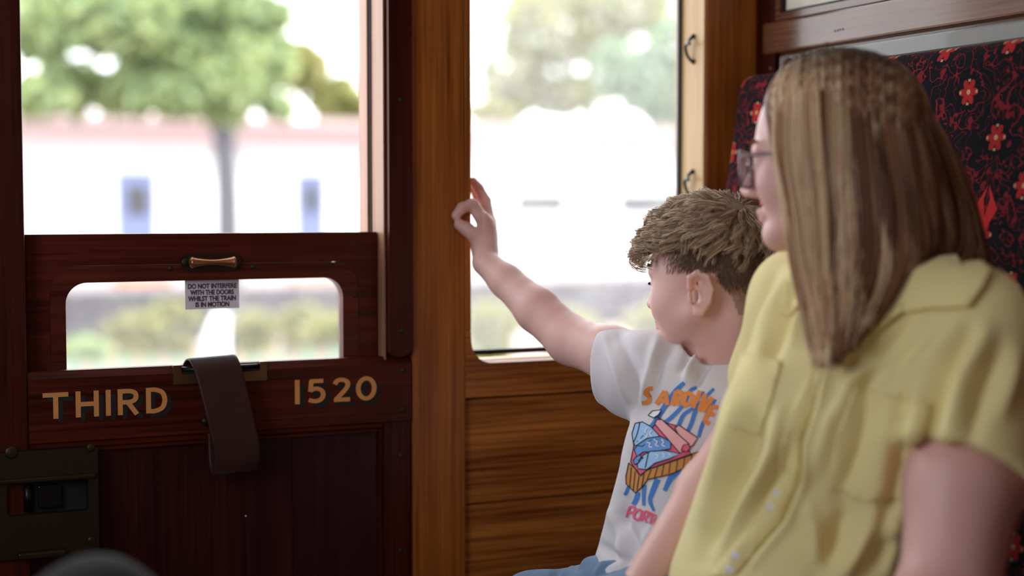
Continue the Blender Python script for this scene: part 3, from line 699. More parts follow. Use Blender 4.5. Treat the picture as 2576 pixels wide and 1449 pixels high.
# ears
for s in (1, -1):
    A = np.array([nrm(H.f*.80+s*H.l*.45), nrm(s*H.l*.85-H.f*.50), H.u]); ec = H.p(-.020, s*.074, -.022)
    A[1] = nrm(A[1]-A[0]*(A[1]@A[0]))
    e = lambda a, o, c: ec+A[0]*a+A[1]*o+A[2]*c
    bv.ell(e(-.004, .000, .0), A, (.0165, .0055, .027), .006)
    bv.ell(e(.004, .0065, -.003), A, (.0088, .0115, .0130), .002, True)
    bv.ell(e(.000, .0065, .014), A, (.009, .0085, .0085), .002, True)
    rim = [e(.012, .002, .008), e(.011, .004, .022), e(.000, .005, .0285), e(-.012, .005, .022), e(-.0175, .005, .006), e(-.014, .005, -.010), e(-.004, .004, -.023)]
    bv.chain(rim, [.0030, .0036, .0038, .0038, .0036, .0034, .0050], .003)
    bv.ell(e(.000, .002, -.0235), A, (.0075, .0045, .0075), .004)
    bv.cone(e(.0115, .001, -.001), e(.0105, .003, -.009), .0034, .003, .003)
# neck, chest under the shirt
nb = C(1836, 975, 2.065)
bv.cone(H.p(-.030, 0, -.055), nb, .044, .047, .02)
bv.cone(H.p(.0, .030, -.065), C(1800, 960, 2.03), .013, .012, .02)
bv.cone(nb, C(1815, 1040, 2.05), .05, .06, .03); bv.cone(C(1778, 950, 2.07), nb, .042, .045, .03); bv.cone(C(1800, 1010, 2.06), sho, .030, .034, .02)
# arm
bv.chain([sho, (sho*.5+elb*.5), elb], [.042, .039, .035], .012)
fm = elb*.62+wri*.38
bv.chain([elb, fm, elb*.25+wri*.75, wri], [.0345, .0325, .0245, .0200], .012)
# hand: palm, thumb, fingers
K = [C(1223, 566, 2.376), C(1229, 560, 2.394), C(1230, 566, 2.411), C(1228, 580, 2.426)]
for k_, r in zip(K, (.014, .014, .0132, .012)): bv.cone(wri*.75+k_*.25, k_, .0165, r*.92, .008)
bv.ell((wri+K[0]+K[2])/3, [nrm(K[0]-wri), nrm(np.cross(K[0]-wri, K[2]-K[0])), nrm(K[2]-K[0])], (.030, .012, .020), .01)
bv.cone(wri, C(1212, 622, 2.352), .017, .0145, .008)
bv.chain([C(1213, 634, 2.350), C(1199, 597, 2.362), tip(1174, 576, -.014), tip(1156, 565, -.0105)], [.0150, .0118, .0104, .0090], .005)
bv.chain([K[0], tip(1188, 515, -.010), tip(1163, 523, -.013), tip(1147, 542, -.0085)], [.0120, .0096, .0085, .0074], .004)
bv.chain([K[1], tip(1221, 506, .022), tip(1204, 474, .032), tip(1190, 456, .038)], [.0112, .0092, .0082, .0070], .003)
bv.chain([K[2], tip(1213, 520, .044), tip(1199, 490, .052), tip(1190, 474, .056)], [.0100, .0084, .0076, .0066], .003)
bv.chain([K[3], tip(1212, 545, .060), tip(1200, 523, .064), tip(1193, 510, .066)], [.0085, .0066, .006, .0052], .003)
V, F_ = bv.mesh(); V = relax(V, F_, 1, .35)
BV, BF = V, F_
boy_body = npmesh('body', V, F_, M['skin_boy'], boy); boy_bvh = bvh_of(V, F_)

# T-shirt
tn = -math.sin(math.radians(40))*VR-math.cos(math.radians(40))*VF; ts_ = math.cos(math.radians(40))*VR-math.sin(math.radians(40))*VF
T0, T1 = C(1796, 1030, 2.04), C(1672, 1480, 2.02)
tv = Vol([C(1470, 790, 2.3), C(1470, 1500, 1.85), C(2020, 800, 1.85), C(2020, 1500, 2.2)], .04, .003)
tv.elcone(T0, T1, (ts_, tn), (.110, .078), (.108, .082), .02)
s0 = C(1725, 966, 2.06); s1 = C(1640, 936, 2.09); s2 = C(1480, 912, 2.19); l0, l1 = C(1895, 985, 2.03), C(1935, 1005, 2.02)
tv.chain([s0, s1, s2], [.050, .0525, .050], .03); tv.cone(C(1812, 985, 2.06), s0, .062, .050, .03)
tv.chain([C(1812, 985, 2.06), l0, l1], [.060, .050, .045], .03); tv.cone(l1, C(1930, 1120, 2.0), .045, .042, .02)
tv.cone(C(1545, 925, 2.15), C(1575, 990, 2.12), .046, .030, .03)       # hanging underside of the sleeve
hd = nrm(s2-s1); hp = C(1516, 905, 2.165)
tv.cut(hp, -VR*.93+VF*.36, hp-.16, hp+.16)
tv.chain([s1, (s1+s2)/2, s2], [.030, .0445, .0475], .004, True)       # open sleeve
tv.cone(C(1818, 872, 2.04), C(1830, 925, 2.05), .054, .046, .004, True)  # neck opening
V, F_ = tv.mesh(); V = relax(V, F_, 2, .5)
V = crease(V, F_, [([(1655, 850), (1640, 930), (1612, 1010)], .010, .005), ([(1560, 845), (1590, 930), (1600, 1010)], .010, -.006), ([(1520, 850), (1560, 960), (1590, 1015)], .008, .004),
    ([(1760, 885), (1735, 925), (1728, 960)], .008, .006), ([(1740, 885), (1712, 930)], .007, -.005), ([(1790, 905), (1765, 935), (1750, 970)], .007, -.005),
    ([(1600, 1040), (1580, 1150), (1570, 1230)], .010, .004), ([(1560, 1300), (1600, 1380), (1640, 1449)], .012, -.007), ([(1535, 1290), (1560, 1390), (1570, 1449)], .009, .005),
    ([(1640, 1330), (1610, 1400), (1600, 1449)], .010, .006), ([(1510, 1370), (1540, 1400), (1590, 1410)], .008, -.005), ([(1580, 1260), (1545, 1330), (1530, 1400)], .012, -.006), ([(1700, 860), (1660, 905), (1650, 960)], .009, -.004)])
V = relax(V, F_, 1, .4)
tee = npmesh('t_shirt', V, F_, M['tee_white'], boy); tee_bvh = bvh_of(V, F_)

# jeans and lower legs
jv = Vol([C(1250, 1390, 2.1), C(1250, 1700, 1.8), C(1800, 1400, 2.25), C(1800, 1700, 1.8), np.array([*C(1330, 1560, 2.0)[:2], .10])], .08, .004)
hipR, hipL = C(1640, 1530, 2.08), C(1730, 1540, 1.96); kR, kL = C(1345, 1545, 2.10), C(1400, 1600, 1.93)
jv.chain([hipR, kR], [.075, .056], .02); jv.chain([hipL, kL], [.075, .056], .02); jv.cone(hipR, hipL, .08, .08, .03)
jv.cone(C(1520, 1470, 2.04), C(1640, 1480, 2.02), .040, .055, .03)
for kk in (kR, kL): jv.chain([kk, np.array([kk[0]-.02, kk[1], .16])], [.056, .045], .02)
V, F_ = jv.mesh(); V = relax(V, F_, 2, .5)
V = crease(V, F_, [([(1420, 1449), (1440, 1415), (1480, 1400)], .008, .006), ([(1390, 1449), (1410, 1425), (1450, 1430)], .007, -.006), ([(1500, 1449), (1520, 1425), (1560, 1420)], .007, .005)])
npmesh('jeans', V, F_, M['denim'], boy)

# hair: short fade, dense cap, curly top
def scalp(q, r=1.0): return H.p(-.006, 0, .030)+(q*np.array([.088, .072, .074])*r)@H.ax
crown = nrm(np.array([-.55, .25, .80]))
n = 17000
lf = (BV-H.c)@H.ax.T; f_, l_, u_ = lf[:, 0], np.abs(lf[:, 1]), lf[:, 2]
msk = (u_ < .062) & (u_ > -.092-.25*(f_+.06)) & (f_ < np.where(u_ > .008, .040-.25*(.05-u_), -.040+.32*u_)) & ~((l_ > .060) & (f_ > -.048) & (u_ < .010)) & (np.linalg.norm(lf-np.array([-.006, 0, 0]), axis=1) < .125)
BN = vnormals(BV, BF); cand = np.flatnonzero(msk); hh = np.clip((u_[cand]+.10)/.09, .06, 1)**1.3*np.clip((.034-f_[cand])/.055, .03, 1)*np.clip((u_[cand]+.004)/.02+(f_[cand] < -.03)*1.0, .1, 1); pick = nrg.choice(cand, n, p=hh/hh.sum())
nn = BN[pick]; jit = nrg.normal(size=(n, 3))*.0011; root = BV[pick]+jit-nn*(jit*nn).sum(1)[:, None]
dirn = nrm_rows(nn*.45-H.u*.8+nrg.normal(size=root.shape)*.15); ln = .0022+.0065*np.clip((u_[pick]+.05)/.09, 0, 1)
tt = np.linspace(0, 1, 4)[None, :, None]; strands('faded_hair', root[:, None, :]-nn[:, None, :]*.0006+dirn[:, None, :]*tt*ln[:, None, None]+nn[:, None, :]*tt*.0006, .00032, .0002, M['hair_fade'], boy)
plain('hair_boy_base', (.27, .18, .12), .7); plain('stubble', (.46, .27, .20), .8)
# clipped hair close to the skin: a thin shell over the scalp where the fade grows
msk = msk & (u_ > -.052) & ((f_ < -.03) | (u_ > .026)) & (f_ < .0)
fm_ = msk[BF].all(1); used = np.unique(BF[fm_]); mp = np.full(len(BV), -1); mp[used] = np.arange(len(used))
npmesh('clipped_hair', (BV+vnormals(BV, BF)*.0007)[used], mp[BF[fm_]], M['stubble'], boy)
# cap under the curls
cv = Vol([H.p(-.11, -.09, .0), H.p(.11, .09, .14)], .02, .0028)
cv.ell(H.p(-.006, 0, .034), H.ax, (.0905, .0745, .0765), .0); cv.cut(H.p(0, 0, .040), -(H.u-.10*H.f), H.c-.2, H.c+.2, .004)
cv.cut(H.p(.066, 0, .05), nrm(H.f-.5*H.u), H.c-.2, H.c+.2, .006)
V, F_ = cv.mesh(); npmesh('hair_cap', V, F_, M['hair_boy_base'], boy)
# curls
nc = 460; cq = nrm_rows(nrg.normal(size=(nc*6, 3))); cq = cq[(cq[:, 2] > .34-.04*cq[:, 0])][:nc]; cq = np.concatenate([cq, nrm_rows(crown+nrg.normal(size=(45, 3))*.16)])
S = 15; m = 18; tt = np.linspace(0, 1, m)
P = []
for ci in range(len(cq)):
    g = cq[ci]; away = g-crown*(g@crown)
    fwd = np.array([.55, .10, -.25]); dr_ = nrm(nrm(away+1e-6)*1.0+fwd*.9*(1-np.clip(-g[0], 0, .8)))
    front = np.clip((g[0]+.2)/1.0, 0, 1); L = rng.uniform(.036, .060)*(1-.22*front); curl = .0045+.0060*front+rng.uniform(0, .003)
    turns = rng.uniform(.8, 1.5)+.9*front; ph = rng.uniform(0, 6.28); lift = .001+rng.uniform(.002, .009)+.006*front; wv = rng.uniform(-1, 1)
    for _ in range(S):
        g2 = nrm(g+nrg.normal(size=3)*.021); d2 = nrm(dr_-g2*(dr_@g2)); sd = np.cross(g2, d2)
        ang = tt*L/.078; ll = lift*np.sin(np.pi*np.clip(tt*.75, 0, 1))+.002
        base = (np.cos(ang)[:, None]*g2+np.sin(ang)[:, None]*d2)
        rr = 1+ll/.08
        pos = scalp(base*rr[:, None]); a = ph+tt*turns*2*math.pi+nrg.normal()*.18; amp = curl*tt**.8*rng.uniform(.8, 1.15)
        W_ = (base@H.ax); SD = sd@H.ax
        pos = pos+SD*(np.cos(a)*amp+.004*wv*tt)[:, None]+W_*((np.sin(a)+1)*amp*.8)[:, None]+nrg.normal(size=3)*.0012*1
        P.append(pos)
P = np.array(P)
# ringlets falling over the forehead and temple
R_ = []
for ci in range(46):
    g = nrm(np.array([rng.uniform(.45, .95), rng.uniform(-.5, .75), rng.uniform(.42, .80)])); d0 = nrm(np.array([.75, g[1]*.35, -.30-.35*rng.random()])); d0 = nrm(d0-g*(d0@g)*.55)
    L = rng.uniform(.026, .044); ph = rng.uniform(0, 6.28); tr_ = rng.uniform(1.3, 2.2); ra = rng.uniform(.0048, .0085); a1 = nrm(np.cross(d0, [.2, .9, .4])); a2 = np.cross(d0, a1)
    tq = np.linspace(0, 1, 26)
    for _ in range(12):
        b0 = scalp(g*1.05)-H.p(0, 0, 0); an = ph+tq*tr_*6.28+nrg.normal()*.14; rr = ra*(.35+.75*tq)*rng.uniform(.88, 1.12)
        loc = d0[None, :]*(tq*L)[:, None]-np.array([0, 0, 1.0])[None, :]*(tq**2*L*.35)[:, None]+a1[None, :]*(np.cos(an)*rr)[:, None]+a2[None, :]*(np.sin(an)*rr)[:, None]
        R_.append(H.p(0, 0, 0)+b0+(loc+nrg.normal(size=3)*.0007)@H.ax)
strands('ringlet_hair', np.array(R_), .0006, .0003, M['hair_boy'], boy)
# strays
hair = strands('curly_hair', P, .00062, .00030, M['hair_boy'], boy)

# print on the shirt
def prt(name, poly, mat, layer): return decal(name, poly, tee_bvh, .0007+.00028*layer, M[mat], tee, 1.98)
plain('ink_orange', (.80, .26, .05), .8); plain('ink_blue', (.06, .20, .58), .8); plain('ink_light', (.34, .56, .86), .8); plain('ink_mid', (.14, .32, .70), .8)
plain('ink_pink', (.85, .42, .42), .8); plain('ink_rose', (.78, .12, .22), .8); plain('ink_black', (.012, .010, .02), .8); plain('ink_white', (.85, .84, .88), .8); plain('ink_brown', (.62, .26, .06), .8)
# blue wavy rays
for pts, w in (([(1722, 962), (1700, 985), (1668, 1030), (1648, 1062), (1622, 1090)], [9, 14, 13, 12, 8]), ([(1752, 975), (1735, 985), (1722, 1015), (1690, 1050), (1672, 1062)], [8, 10, 9, 11, 8]),
               ([(1770, 985), (1762, 1015), (1722, 1042), (1706, 1072), (1690, 1078)], [7, 8, 10, 11, 8]), ([(1796, 978), (1775, 1000), (1752, 1030), (1738, 1070), (1722, 1098)], [7, 9, 11, 11, 8]),
               ([(1801, 1005), (1780, 1040), (1765, 1075), (1758, 1100)], [6, 9, 10, 9]),
               ([(1584, 1218), (1578, 1235), (1572, 1245)], [8, 9, 6]), ([(1606, 1238), (1602, 1255), (1594, 1270)], [12, 13, 12]), ([(1622, 1220), (1620, 1245), (1620, 1272)], [11, 10, 8]),
               ([(1655, 1205), (1643, 1235), (1636, 1260), (1646, 1286)], [15, 14, 11, 6]), ([(1715, 1180), (1690, 1200), (1672, 1235)], [16, 16, 10])):
    prt('print_ray', stroke(pts, w), 'ink_blue', 0)
# words: letter strokes
def word(name, strokes_, w, mat, layer=2):
    for pts in strokes_: prt(name, stroke(pts, [w, w], 5), mat, layer)
word('print_lettering', [[(1642, 977), (1630, 979), (1624, 989), (1634, 997), (1632, 1010), (1616, 1014)],
    [(1652, 1017), (1668, 992), (1674, 984)], [(1674, 984), (1678, 1002), (1680, 1020)], [(1658, 1008), (1678, 1008)],
    [(1692, 1020), (1702, 985)], [(1702, 985), (1714, 988), (1712, 1001), (1700, 1004)], [(1702, 1004), (1708, 1020)],
    [(1718, 1021), (1728, 986)], [(1728, 986), (1742, 996), (1740, 1012), (1720, 1022)],
    [(1744, 1027), (1762, 984)], [(1759, 1035), (1775, 992)], [(1775, 992), (1768, 1036)], [(1768, 1036), (1792, 1000)],
    [(1772, 1060), (1792, 1022)], [(1792, 1022), (1806, 1026)], [(1784, 1040), (1798, 1044)], [(1772, 1060), (1786, 1066)]], 11, 'ink_orange')
word('print_lettering', [[(1577, 1302), (1586, 1274)], [(1586, 1274), (1598, 1277), (1596, 1288), (1582, 1290)],
    [(1608, 1282), (1598, 1290), (1597, 1303), (1606, 1308), (1614, 1298), (1614, 1286), (1608, 1282)], [(1614, 1311), (1623, 1286)], [(1623, 1286), (1632, 1290), (1630, 1300), (1620, 1300)], [(1622, 1301), (1628, 1316)],
    [(1636, 1319), (1642, 1293)], [(1632, 1289), (1652, 1298)], [(1650, 1302), (1646, 1318), (1656, 1326), (1664, 1308)]], 6.0, 'ink_rose')
# the tin: orange side with ribs, open top, fish, rolled lid
def filled(name, poly, mat, layer, line=2.6):
    prt(name, poly, mat, layer); prt('print_outline', stroke(poly+[poly[0]], [line, line], 1), 'ink_black', layer+1)
filled('print_tin', [(1583, 1165), (1606, 1185), (1614, 1198), (1630, 1182), (1690, 1160), (1770, 1132), (1748, 1165), (1690, 1193), (1630, 1207), (1618, 1225), (1600, 1240), (1577, 1218), (1576, 1200)], 'ink_brown', 2)
filled('print_tin', [(1597, 1118), (1660, 1060), (1700, 1070), (1740, 1145), (1632, 1182), (1610, 1196), (1588, 1162)], 'ink_rose', 2)
filled('print_fish', [(1600, 1066), (1618, 1062), (1640, 1074), (1662, 1098), (1664, 1105), (1640, 1108), (1618, 1124), (1596, 1120), (1592, 1092)], 'ink_light', 3)
filled('print_fish', [(1606, 1120), (1630, 1104), (1664, 1098), (1690, 1112), (1688, 1130), (1650, 1136), (1620, 1138), (1605, 1150), (1598, 1132)], 'ink_mid', 4)
filled('print_fish', [(1622, 1145), (1640, 1136), (1676, 1134), (1712, 1142), (1688, 1154), (1650, 1166), (1630, 1182), (1608, 1180), (1606, 1164)], 'ink_light', 5)
filled('print_fin', [(1604, 1150), (1612, 1145), (1618, 1152), (1610, 1165), (1600, 1170), (1596, 1160)], 'ink_mid', 6)
for pts in ([(1632, 1076), (1626, 1086), (1632, 1094), (1626, 1104)], [(1642, 1084), (1637, 1092), (1643, 1098)], [(1630, 1114), (1638, 1116), (1636, 1124), (1644, 1126)], [(1648, 1106), (1656, 1112), (1652, 1120), (1660, 1124)], [(1666, 1106), (1672, 1112), (1668, 1120), (1676, 1124)],
            [(1652, 1142), (1658, 1148), (1654, 1154)], [(1668, 1140), (1674, 1146), (1670, 1152)], [(1684, 1140), (1690, 1146)]): prt('print_scale', stroke(pts, [2.2, 2.2], 4), 'ink_white', 7)
prt('print_line', stroke([(1634, 1140), (1630, 1160), (1626, 1178)], [2.2, 2.2], 4), 'ink_black', 7); prt('print_line', stroke([(1612, 1064), (1606, 1090), (1596, 1114)], [2.2, 2.2], 4), 'ink_black', 5)
prt('print_line', stroke([(1618, 1150), (1620, 1155)], [5, 5], 2), 'ink_black', 7)
for a_, b_ in (((1590, 1176), (1586, 1226)), ((1600, 1186), (1595, 1236)), ((1610, 1198), (1604, 1234)), ((1622, 1192), (1616, 1226)), ((1640, 1182), (1630, 1206)), ((1656, 1175), (1648, 1202)), ((1672, 1168), (1666, 1196)), ((1688, 1162), (1684, 1192)), ((1706, 1156), (1702, 1186)), ((1724, 1149), (1720, 1178)), ((1742, 1143), (1738, 1168))):
    prt('print_rib', stroke([a_, b_], [2.2, 2.2], 3), 'ink_black', 4)
filled('print_lid', [(1700, 1078), (1710, 1070), (1756, 1102), (1744, 1122), (1728, 1128)], 'ink_pink', 6)
filled('print_lid', [(1651, 1068), (1656, 1057), (1668, 1056), (1736, 1118), (1730, 1134), (1712, 1140)], 'ink_pink', 8)
filled('print_lid', [(1716, 1134), (1722, 1120), (1734, 1118), (1738, 1128), (1730, 1138)], 'ink_rose', 10, 2)
filled('print_key', [(1634, 1046), (1645, 1034), (1666, 1032), (1660, 1044), (1648, 1052)], 'ink_white', 6); prt('print_line', stroke([(1658, 1050), (1666, 1058)], [4, 4], 2), 'ink_black', 8)
# ------------------------------------------------------------------ the woman
wom = empty('person', (C(2050, 1560, 1.72)[0], C(2050, 1560, 1.72)[1], .47), 'woman with long blonde hair and glasses in a yellow short-sleeved blouse', 'person')
G = Head(C(2092, 378, 1.75), 27, 3)
wv = Vol([C(1540, 100, 2.0), C(1540, 1500, 1.6), C(2650, 100, 1.5), C(2650, 1560, 1.4), C(1850, 1040, 2.0)], .03, .0034)
wv.ell(G.p(-.010, 0, .026), G.ax, (.094, .073, .080), .01)
wv.ell(G.p(.026, 0, -.026), G.ax, (.062, .057, .072), .03)
for s in (-1, 1):
    wv.ell(G.p(.046, s*.030, -.038), G.ax, (.032, .026, .030), .02)
    wv.cone(G.p(.002, s*.052, -.060), G.p(.066, s*.014, -.096), .012, .012, .025)
    wv.ell(G.p(.084, s*.031, -.010), G.ax, (.012, .016, .009), .007, True)
    wv.ell(G.p(.072, s*.031, -.012), G.ax, (.013, .014, .0115), .003)
    wv.cone(G.p(.084, s*.012, .006), G.p(.072, s*.046, .006), .006, .005, .012)
    wv.ell(G.p(.094, s*.010, -.043), G.ax, (.009, .006, .006), .006)
    wv.ell(G.p(-.010, s*.074, -.020), G.ax, (.016, .007, .028), .006)
wv.ell(G.p(.064, 0, -.093), G.ax, (.019, .021, .016), .018)
wv.chain([G.p(.084, 0, -.002), G.p(.096, 0, -.026), G.p(.1045, 0, -.039)], [.006, .0064, .0078], .008)
wv.ell(G.p(.0855, 0, -.0655), G.ax, (.0075, .019, .0042), .004); wv.ell(G.p(.0825, 0, -.0745), G.ax, (.0080, .017, .0045), .004); wv.ell(G.p(.078, 0, -.070), G.ax, (.0095, .020, .010), .004)
nb = C(2215, 740, 1.75)
wv.cone(G.p(-.030, 0, -.060), nb, .050, .054, .02)
sR, sL = C(2010, 748, 1.84), C(2475, 835, 1.63)
T0, T1 = C(2200, 880, 1.74), C(1965, 1520, 1.73)
wn = -math.sin(math.radians(42))*VR-math.cos(math.radians(42))*VF; ws = math.cos(math.radians(42))*VR-math.sin(math.radians(42))*VF
wv.cone(nb, sR, .05, .045, .03); wv.cone(nb, sL, .05, .05, .03); wv.elcone(T0, C(2120, 1100, 1.74), (ws, wn), (.13, .08), (.12, .075), .03)
eL = C(2385, 1500, 1.52); wv.chain([sL, sL*.4+eL*.6, eL], [.056, .0575, .049], .02); wv.cone(eL, C(2180, 1640, 1.45), .045, .035, .02)
eR, hR = C(1900, 1050, 1.93), C(1585, 1530, 1.80); wv.chain([sR, eR], [.046, .039], .02); wv.chain([eR, eR*.6+hR*.4, hR], [.0375, .0345, .0265], .02)
V, F_ = wv.mesh(); V = relax(V, F_, 2, .4)
npmesh('body', V, F_, M['skin_woman'], wom); wom_bvh = bvh_of(V, F_)

# blouse
qv = Vol([C(1680, 620, 2.0), C(1680, 1560, 1.6), C(2680, 640, 1.45), C(2680, 1560, 1.5)], .03, .0036)
qv.elcone(T0, T1, (ws, wn), (.150, .098), (.142, .104), .03)
for c_, r in ((C(1985, 1075, 1.70), .074), (C(2175, 1110, 1.66), .078)): qv.ell(c_, [ws, wn, VU], (r*1.05, r*.80, r*1.15), .05)
qv.cone(nb, sR, .050, .054, .04); qv.cone(nb, sL, .054, .064, .04); qv.cone(C(2215, 800, 1.75), T0, .085, .10, .05)
hm = C(2432, 1190, 1.565); zv = Vol([C(1680, 620, 2.0), C(1680, 1560, 1.6), C(2680, 640, 1.45), C(2680, 1560, 1.5)], .03, .0036)
zv.chain([sL, hm, C(2415, 1290, 1.55)], [.066, .0715, .073], .03)
zv.cut(hm, nrm(hm-sL)-.22*VR, hm-.3, hm+.3); zv.chain([sL*.5+hm*.5, C(2410, 1310, 1.55)], [.056, .0685], .004, True)
h_ = np.clip(.5+.5*(zv.v-qv.v)/.02, 0, 1); qv.v = (zv.v*(1-h_)+qv.v*h_-.02*h_*(1-h_)).astype(np.float32)
rm = C(1935, 945, 1.895); qv.chain([sR, rm], [.053, .052], .03)
qv.cone(C(2150, 640, 1.74), C(2150, 800, 1.70), .060, .042, .006, True)
V, F_ = qv.mesh(); V = relax(V, F_, 3, .5)
V = crease(V, F_, [([(1990, 690), (1930, 800), (1900, 900)], .014, .006), ([(2010, 720), (1960, 830), (1935, 900)], .010, -.008), ([(1950, 700), (1900, 800), (1870, 900)], .010, -.005), ([(2040, 730), (1995, 860)], .010, .006),
    ([(2065, 900), (2040, 1030), (2012, 1110), (2006, 1210), (1960, 1310), (1880, 1400), (1840, 1449)], .006, -.006), ([(2085, 900), (2062, 1020), (2030, 1110), (2024, 1210), (1985, 1310), (1900, 1410)], .008, .005),
    ([(1900, 1060), (1880, 1160), (1800, 1330), (1770, 1400)], .018, -.010), ([(1960, 1040), (1950, 1130), (1860, 1290), (1800, 1380)], .014, .008), ([(1990, 1100), (1960, 1200), (1880, 1320)], .012, -.007), ([(1850, 1020), (1810, 1180), (1770, 1300)], .016, .007),
    ([(2160, 960), (2090, 1060), (2050, 1180)], .014, .006), ([(2190, 1000), (2160, 1130), (2110, 1260)], .014, -.007), ([(2250, 1020), (2220, 1150), (2200, 1280)], .012, .008), ([(2290, 1010), (2270, 1150), (2230, 1300)], .010, -.007),
    ([(2320, 960), (2300, 1100), (2250, 1300), (2230, 1440)], .014, .008), ([(2130, 1280), (2090, 1370), (2060, 1449)], .014, -.008), ([(2200, 1300), (2150, 1400), (2120, 1449)], .012, .008), ([(2030, 1260), (2060, 1350), (2070, 1449)], .012, .007), ([(2240, 1350), (2180, 1430)], .010, -.006),
    ([(2300, 820), (2200, 930), (2150, 1000)], .014, -.007), ([(2400, 830), (2290, 960), (2250, 1010)], .014, .007), ([(2440, 850), (2370, 960), (2330, 1090), (2310, 1170)], .012, -.008), ([(2480, 830), (2420, 950), (2380, 1100)], .014, .006), ([(2520, 870), (2470, 1000), (2440, 1110)], .012, -.005), ([(2560, 900), (2520, 1040)], .012, .005),
    ([(2350, 800), (2260, 880), (2130, 970)], .010, .006)])
V = relax(V, F_, 1, .4)
blouse = npmesh('blouse', V, F_, M['blouse_yellow'], wom); bb_ = bvh_of(V, F_)
def lay(name, poly, off, th, mat, dep=1.64, step=14): return decal(name, poly, bb_, off, M[mat], blouse, dep, step, th)
lay('placket', [(2072, 935), (2040, 935), (1990, 1040), (1965, 1110), (1958, 1200), (1915, 1290), (1840, 1385), (1790, 1449), (1850, 1449), (1888, 1400), (1962, 1310), (2006, 1210), (2012, 1110), (2042, 1030)], .0006, .0026, 'blouse_yellow')
lay('pocket', [(1868, 882), (1968, 912), (1945, 1000), (1915, 1095), (1825, 1070), (1842, 980)], .0006, .0026, 'blouse_yellow', 1.74)
lay('pocket', [(2150, 972), (2335, 1020), (2320, 1120), (2275, 1250), (2180, 1262), (2085, 1225), (2105, 1090)], .0006, .0030, 'blouse_yellow', 1.6)
lay('collar', [(2100, 905), (2170, 830), (2240, 745), (2300, 690), (2370, 660), (2445, 655), (2492, 690), (2470, 735), (2440, 778), (2330, 785), (2270, 790), (2190, 850), (2120, 930)], .0040, .0045, 'blouse_yellow', 1.62)
lay('collar', [(2030, 640), (1985, 690), (1960, 790), (1990, 800), (2040, 740), (2060, 680)], .0025, .0025, 'blouse_yellow', 1.76)
plain('pearl', (.85, .83, .86), .25, Coat_Weight=.6)
for px, py in ((1960, 1244), (1944, 1276), (1853, 1398), (1838, 1432)):
    p_ = on_surface(bb_, px, py, .002, 1.66); lathe('button', [(.0052, 0), (.0056, .0012), (.0045, .0022), (.0030, .0018), (0, .0018)], p_, Vector(CAM)-p_, M['pearl'], blouse, 16)
# trousers
nv = Vol([C(1500, 1430, 1.9), C(2500, 1430, 1.4), C(1500, 1800, 1.9), np.array([*C(1600, 1560, 1.7)[:2], .1])], .1, .006)
h1, h2 = C(1960, 1680, 1.80), C(2080, 1700, 1.66); k1 = h1+np.array([-.40, .02, -.02]); k2 = h2+np.array([-.40, -.02, -.02])
nv.chain([h1, k1], [.085, .065], .02); nv.chain([h2, k2], [.085, .065], .02); nv.cone(C(1890, 1560, 1.76), h2, .085, .10, .04); nv.cone(h1, h2, .10, .10, .04)
for kk in (k1, k2): nv.chain([kk, np.array([kk[0]-.03, kk[1], .10])], [.062, .045], .02)
V, F_ = nv.mesh(); npmesh('trousers', relax(V, F_, 2), F_, M['navy'], wom)

# hair
hb = Vol([G.p(-.13, -.11, -.22), G.p(.11, .11, .14), C(2480, 690, 1.75)], .02, .0045)
hb.ell(G.p(-.010, 0, .028), G.ax, (.0965, .0755, .0825), 0); hb.cut(G.p(.050, 0, 0), nrm(G.f*1.0-G.u*.35), G.c-.3, G.c+.3, .004)
hb.cone(C(2230, 420, 1.755), C(2230, 640, 1.745), .070, .058, .03); hb.cone(C(2300, 470, 1.79), C(2370, 640, 1.79), .036, .026, .03)
hb.cone(C(2100, 480, 1.70), C(2110, 690, 1.68), .026, .020, .02)
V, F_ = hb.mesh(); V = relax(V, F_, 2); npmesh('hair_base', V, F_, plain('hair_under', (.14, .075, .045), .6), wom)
LV = [ [(1972, 168, 1.745), (2050, 140, 1.750), (2140, 127, 1.755), (2210, 138, 1.76), (2265, 170, 1.765), (2300, 205, 1.775)],
       [(1956, 250, 1.712), (2040, 215, 1.685), (2135, 205, 1.676), (2230, 215, 1.682), (2310, 250, 1.70), (2350, 300, 1.755)],
       [(1955, 380, 1.694), (2045, 375, 1.666), (2150, 370, 1.652), (2255, 375, 1.656), (2355, 380, 1.69), (2415, 420, 1.765)],
       [(1984, 520, 1.684), (2065, 540, 1.658), (2165, 540, 1.644), (2280, 540, 1.648), (2395, 520, 1.70), (2460, 545, 1.785)],
       [(2002, 650, 1.668), (2075, 680, 1.645), (2160, 690, 1.632), (2285, 650, 1.642), (2400, 620, 1.70), (2482, 640, 1.775)],
       [(2035, 790, 1.65), (2085, 810, 1.622), (2145, 800, 1.615), (2245, 735, 1.628), (2350, 665, 1.69), (2490, 690, 1.765)],
       [(2062, 925, 1.635), (2090, 930, 1.60), (2125, 895, 1.602), (2200, 830, 1.615), (2300, 700, 1.68), (2488, 715, 1.76)]]
LV = np.array(LV, float)
def guide(s, m=22):
    x = s*5; i = int(min(4, x)); t = x-i; w = [max(0, i-1), i, i+1, min(5, i+2)]
    a, b, c, d = (LV[:, k] for k in w); cp = .5*(2*b+(c-a)*t+(2*a-5*b+4*c-d)*t*t+(-a+3*b-3*c+d)*t**3)
    q = np.array(spline(cp, 6)); k = np.linspace(0, len(q)-1, m); k0 = np.floor(k).astype(int).clip(0, len(q)-2); fr = (k-k0)[:, None]; q = q[k0]*(1-fr)+q[k0+1]*fr
    return np.array([C(*p) for p in q])
tones = {'light': [], 'mid': [], 'dark': []}; m = 22; tt = np.linspace(0, 1, m)
